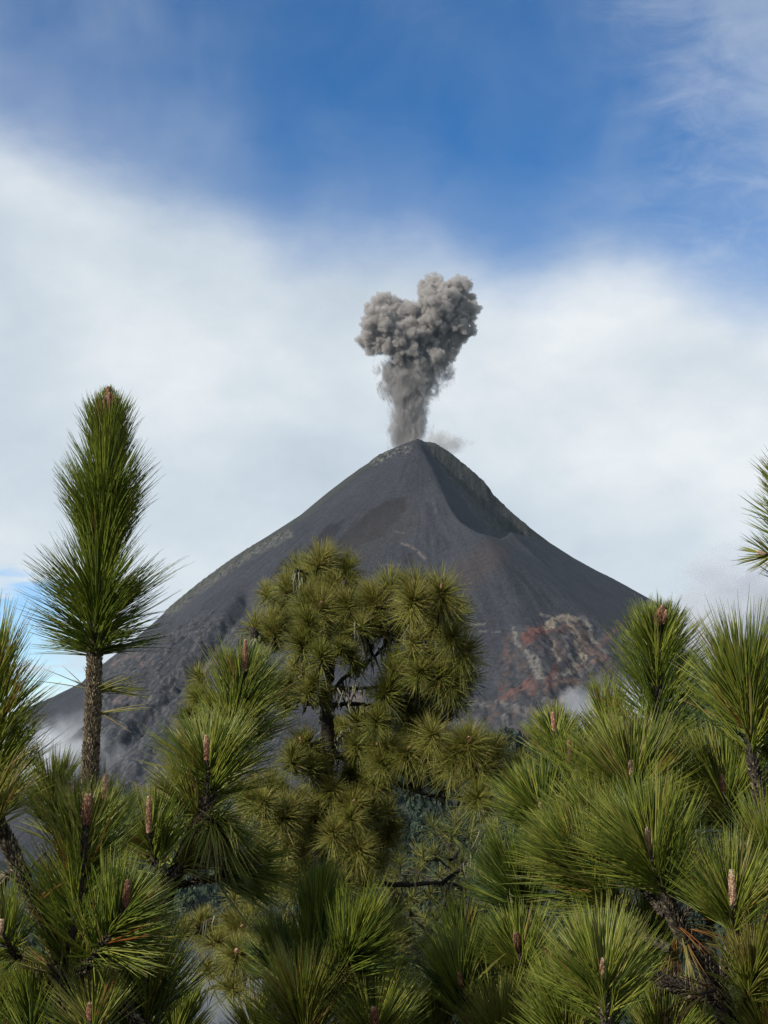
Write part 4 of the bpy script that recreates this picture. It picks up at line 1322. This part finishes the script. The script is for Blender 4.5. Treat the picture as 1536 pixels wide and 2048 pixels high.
TU = [(597, 1132, 45), (640, 1112, 48), (690, 1132, 42), (618, 1160, 45), (576, 1165, 40), (668, 1165, 38),
      (640, 1208, 58), (708, 1212, 58), (596, 1240, 45), (562, 1205, 40), (748, 1192, 45), (512, 1246, 38), (548, 1256, 34), (604, 1278, 42),
      (780, 1166, 48), (832, 1168, 48), (882, 1178, 50), (908, 1218, 48), (788, 1208, 42), (832, 1202, 42), (862, 1240, 40), (816, 1236, 36), (770, 1252, 36), (742, 1240, 36), (690, 1260, 38),
      (926, 1296, 48), (902, 1330, 44), (932, 1342, 40), (862, 1312, 38), (892, 1366, 45), (772, 1376, 44), (832, 1370, 42), (850, 1425, 36), (908, 1396, 40), (880, 1345, 38), (820, 1330, 36),
      (616, 1376, 34), (578, 1370, 38), (590, 1330, 32), (700, 1306, 30), (398, 1390, 38), (380, 1430, 32), (424, 1402, 30),
      (715, 1436, 42), (812, 1452, 38), (770, 1446, 34), (610, 1480, 48), (584, 1510, 36), (706, 1492, 36), (690, 1452, 30),
      (760, 1490, 40), (772, 1522, 44), (816, 1496, 44), (870, 1490, 48), (936, 1480, 52), (956, 1530, 55), (984, 1496, 44), (900, 1512, 40), (846, 1516, 42), (1000, 1540, 36), (702, 1540, 42), (742, 1562, 34),
      (680, 1590, 48), (630, 1620, 48), (566, 1626, 45), (610, 1592, 38), (706, 1602, 42), (756, 1680, 48), (700, 1670, 48), (742, 1618, 36), (652, 1680, 42), (600, 1662, 36), (640, 1712, 44), (560, 1685, 38),
      (502, 1822, 42), (412, 1860, 40), (484, 1850, 46), (470, 1890, 38), (474, 1900, 42), (520, 1872, 38), (450, 1925, 38), (402, 1840, 36), (560, 1850, 34),
      (765, 1842, 45), (800, 1872, 40), (725, 1816, 36), (700, 1800, 38), (780, 1908, 50), (770, 1862, 40), (600, 1700, 36), (540, 1660, 36), (540, 1560, 38), (500, 1600, 38),
      (690, 1722, 40), (730, 1758, 38), (590, 1752, 40), (655, 1768, 40), (560, 1745, 36), (700, 1636, 36), (660, 1640, 38)]


def old_tuft(tree, x, y, R, near, mat_tint, bud=False, n=210, dz=None):
    S = tree.S
    pj = np.array(proj(near)).T
    d = np.hypot(pj[:, 0] - x, pj[:, 1] - y)
    kk = d.argmin()
    foot = near[kk]
    off = dz if dz is not None else rng.normal(0, .30)
    dep = foot[1] - tree.Y + off - (.25 if bud else 0)
    c = tree.P((x, y + R * .25, dep))
    up = np.array([0, 0, 1.0])
    axd = nrm(up * .9 + np.array([0, -.55 if bud else -.1, 0]) + rng.normal(0, .22, 3) + nrm(c - foot) * .45)
    base = c - axd * R * S * .45
    tip = c + axd * R * S * .12
    t = rng.random(n) ** .6
    P0 = base + (tip - base) * t[:, None]
    a = nrm(np.cross(axd, rng.normal(size=(n, 3))))
    th = np.radians(np.clip(118 - (92 if bud else 100) * t + rng.normal(0, 13, n), 18 if bud else 4, 140))
    D = axd * np.cos(th)[:, None] + a * np.sin(th)[:, None]
    L = R * S * 1.22 * rng.uniform(.75, 1.1, n)
    bend = np.array([0, 0, -1.0]) * (rng.uniform(.05, .28, n) * np.sin(th))[:, None] + rng.normal(0, .06, (n, 3))
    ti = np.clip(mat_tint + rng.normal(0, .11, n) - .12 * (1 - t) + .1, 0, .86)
    dd = rng.random(n) < .05
    ti[dd] = rng.uniform(.85, 1, dd.sum())
    mb = MB()
    # a forked tip: part of the needles sits on a second, smaller head beside the first
    off2 = nrm(np.array([rng.normal(), rng.normal(0, .8), rng.normal(-.1, .6)])) * R * S * rng.uniform(.85, 1.35)
    off3 = nrm(nrm(np.array([rng.normal(), rng.normal(0, .8), rng.normal(-.2, .6)])) - off2 / np.linalg.norm(off2) * .6) * R * S * rng.uniform(.85, 1.4)
    for o_ in (off2, off3):
        # side heads fill the crown rather than widen it
        if y < 1460 and tree is e and rng.random() < .85:
            o_[0] = -np.sign(x - 730) * abs(o_[0])
            if y < 1215:
                o_[2] = -abs(o_[2])
    which = rng.choice(3, n, p=(.42, .32, .26))[:, None]
    P0 = P0 + off2 * (which == 1) + off3 * (which == 2)
    L = np.where(which[:, 0] > 0, L * .86, L)
    strands(mb, P0, D, L, bend, np.full(n, .52 * S) * rng.uniform(.8, 1.2, n), ti, segs=3)
    o = build('needle_tuft', mb, tree.needle, tree.root, tree.loc)
    sm = MB()
    mid = (foot + base) / 2 + np.array([rng.normal(0, .03), rng.normal(0, .03), -.18 * np.linalg.norm(base - foot)])
    tube(sm, [mid * .5 + base * .5, base + off3 * .9, tip + off3], [1.8 * S, 1.5 * S], n=10, sides=6, bump=.4, tint=.3)
    tube(sm, [mid * .5 + base * .5, base + off2 * .9, tip + off2], [1.8 * S, 1.5 * S], n=10, sides=6, bump=.4, tint=.3)
    tube(sm, [foot, mid, base, tip], [3.0 * S, 2.4 * S, 2.0 * S, 1.8 * S], n=16, sides=7, bump=.4, tint=.3)
    build('twig', sm, tree.bark, o, tree.loc)
    if bud:
        bm_ = MB()
        tube(bm_, [tip, tip + axd * 9 * S, tip + axd * 17 * S], [4.0 * S, 5.4 * S, 5.0 * S, 3.0 * S], n=12, sides=9, bump=.3, tint=.78, freq=160)
        build('bud', bm_, M_BUD, o, tree.loc)
    return o


budded = {(832, 1168), (882, 1178), (908, 1218), (788, 1208), (610, 1480), (816, 1496), (870, 1490), (936, 1480), (956, 1530), (846, 1516), (760, 1490), (680, 1590), (630, 1620), (566, 1626), (756, 1680), (700, 1670),
          (706, 1602), (484, 1850), (765, 1842), (926, 1296), (474, 1900), (772, 1522), (640, 1208)}
for (x, y, R) in TU:
    yel = (x, y) == (780, 1908)
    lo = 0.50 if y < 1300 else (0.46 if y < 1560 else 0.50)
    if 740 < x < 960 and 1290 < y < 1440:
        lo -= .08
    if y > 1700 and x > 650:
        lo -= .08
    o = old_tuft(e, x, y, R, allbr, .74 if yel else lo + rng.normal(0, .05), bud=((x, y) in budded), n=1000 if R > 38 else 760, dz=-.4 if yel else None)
    if yel:
        o['label'] = 'bright yellow green needle tuft'

# cones under the tufts
def cone(tree, x, y, ln, dep, tilt):
    mb = MB()
    S = tree.S
    a = tree.P((x, y, dep)); d = nrm(np.array([math.sin(tilt), rng.normal(0, .2), -math.cos(tilt)]))
    path = tube(mb, [a, a + d * ln * S * .35, a + d * ln * S * .75, a + d * ln * S], [3 * S, ln * S * .28, ln * S * .24, ln * S * .06], n=18, sides=10, bump=.2, tint=.3, freq=80)
    P, T, U, W, rad = path
    n = 90
    i = (np.linspace(0, 16.9, n)).astype(int)
    th = np.arange(n) * 2.4
    R = np.cos(th)[:, None] * U[i] + np.sin(th)[:, None] * W[i]
    strands(mb, P[i] + R * (rad[i] * .8)[:, None], T[i] * .6 + R * .8, np.full(n, ln * S * .14), R * .2, np.full(n, ln * S * .055), np.clip(.4 + rng.normal(0, .25, n), 0, 1), segs=2, sides=4)
    return build('pine_cone', mb, M_CONE, tree.root, tree.loc)


for (x, y, ln) in ((815, 1548, 26), (832, 1552, 24), (848, 1560, 22), (735, 1165, 22), (745, 1700, 26), (760, 1706, 24), (735, 1696, 22), (772, 1698, 20), (862, 1255, 22), (900, 1255, 20), (880, 1268, 24), (875, 1388, 22), (905, 1420, 22), (975, 1612, 22), (505, 1255, 20),
                   (390, 1415, 20), (780, 1240, 22), (690, 1160, 18), (820, 1890, 24), (840, 1900, 22)):
    pj = np.array(proj(allbr)).T
    kk = np.hypot(pj[:, 0] - x, pj[:, 1] - y).argmin()
    cone(e, x, y, ln, allbr[kk][1] - e.Y + rng.normal(0, .08) - .1, rng.normal(0, .35))

# beards of lichen hanging from the limbs and the trunk
for q in brpts:
    mb = MB()
    Pq = smooth_path(q, 50)
    n = 110 if len(q) > 80 else 48
    i = np.linspace(0, 49.5, n).astype(int)
    P0 = Pq[i] + rng.normal(0, .018, (n, 3))
    D = np.tile([0, 0, -1.0], (n, 1)) + rng.normal(0, .22, (n, 3))
    L = rng.gamma(2.0, .026, n) + .03
    strands(mb, P0, D, L, rng.normal(0, .15, (n, 3)), rng.uniform(.9, 2.6, n) * e.S, rng.uniform(.1, .9, n), segs=4, sides=4)
    build('hanging_lichen', mb, M_LICHEN, e.root, e.loc)

# ---- a shaded pine further down the slope
dk = Pine(880, 15.0, 'shaded sparse pine down the slope behind the old lichen pine', needle=M_OLDNEEDLE, bark=M_OLDBARK)
dk.trunk([(890, 2200), (892, 1980), (896, 1800), (905, 1700), (912, 1640)], [14, 12, 9, 6, 3], peg=False, n=40, bump=.5)
dbr = [np.array([dk.P(p) for p in [(892, 1980), (896, 1800), (905, 1700), (912, 1640)]])]
for q in ([(896, 1800), (930, 1790), (980, 1740), (1005, 1700)], [(898, 1780), (860, 1760), (820, 1735)], [(903, 1720), (925, 1690), (940, 1660)], [(905, 1700), (885, 1680), (872, 1660)], [(893, 1880), (840, 1850), (820, 1820)],
          [(893, 1860), (950, 1840), (1000, 1800)], [(894, 1830), (870, 1800), (850, 1790)]):
    dk.trunk([(x, y, rng.normal(0, .2)) for x, y in q], [4, 3, 2], peg=False, name='branch', to_ground=False, n=24, bump=.5, sides=7)
    dbr.append(dk.last[0])
dbr = np.concatenate([smooth_path(p, 40) for p in dbr])
for (x, y, R) in ((912, 1640, 36), (885, 1658, 30), (940, 1660, 32), (1002, 1690, 38), (870, 1700, 30), (800, 1722, 38), (840, 1730, 32), (925, 1720, 32), (965, 1740, 34), (1000, 1760, 32), (860, 1780, 32), (820, 1815, 34), (900, 1810, 34), (950, 1820, 34), (1010, 1800, 32), (850, 1850, 36),
                  (780, 1770, 32), (880, 1900, 40), (930, 1770, 30), (985, 1650, 28), (800, 1850, 34)):
    old_tuft(dk, x, y, R, dbr, .32 + rng.normal(0, .05), n=150)
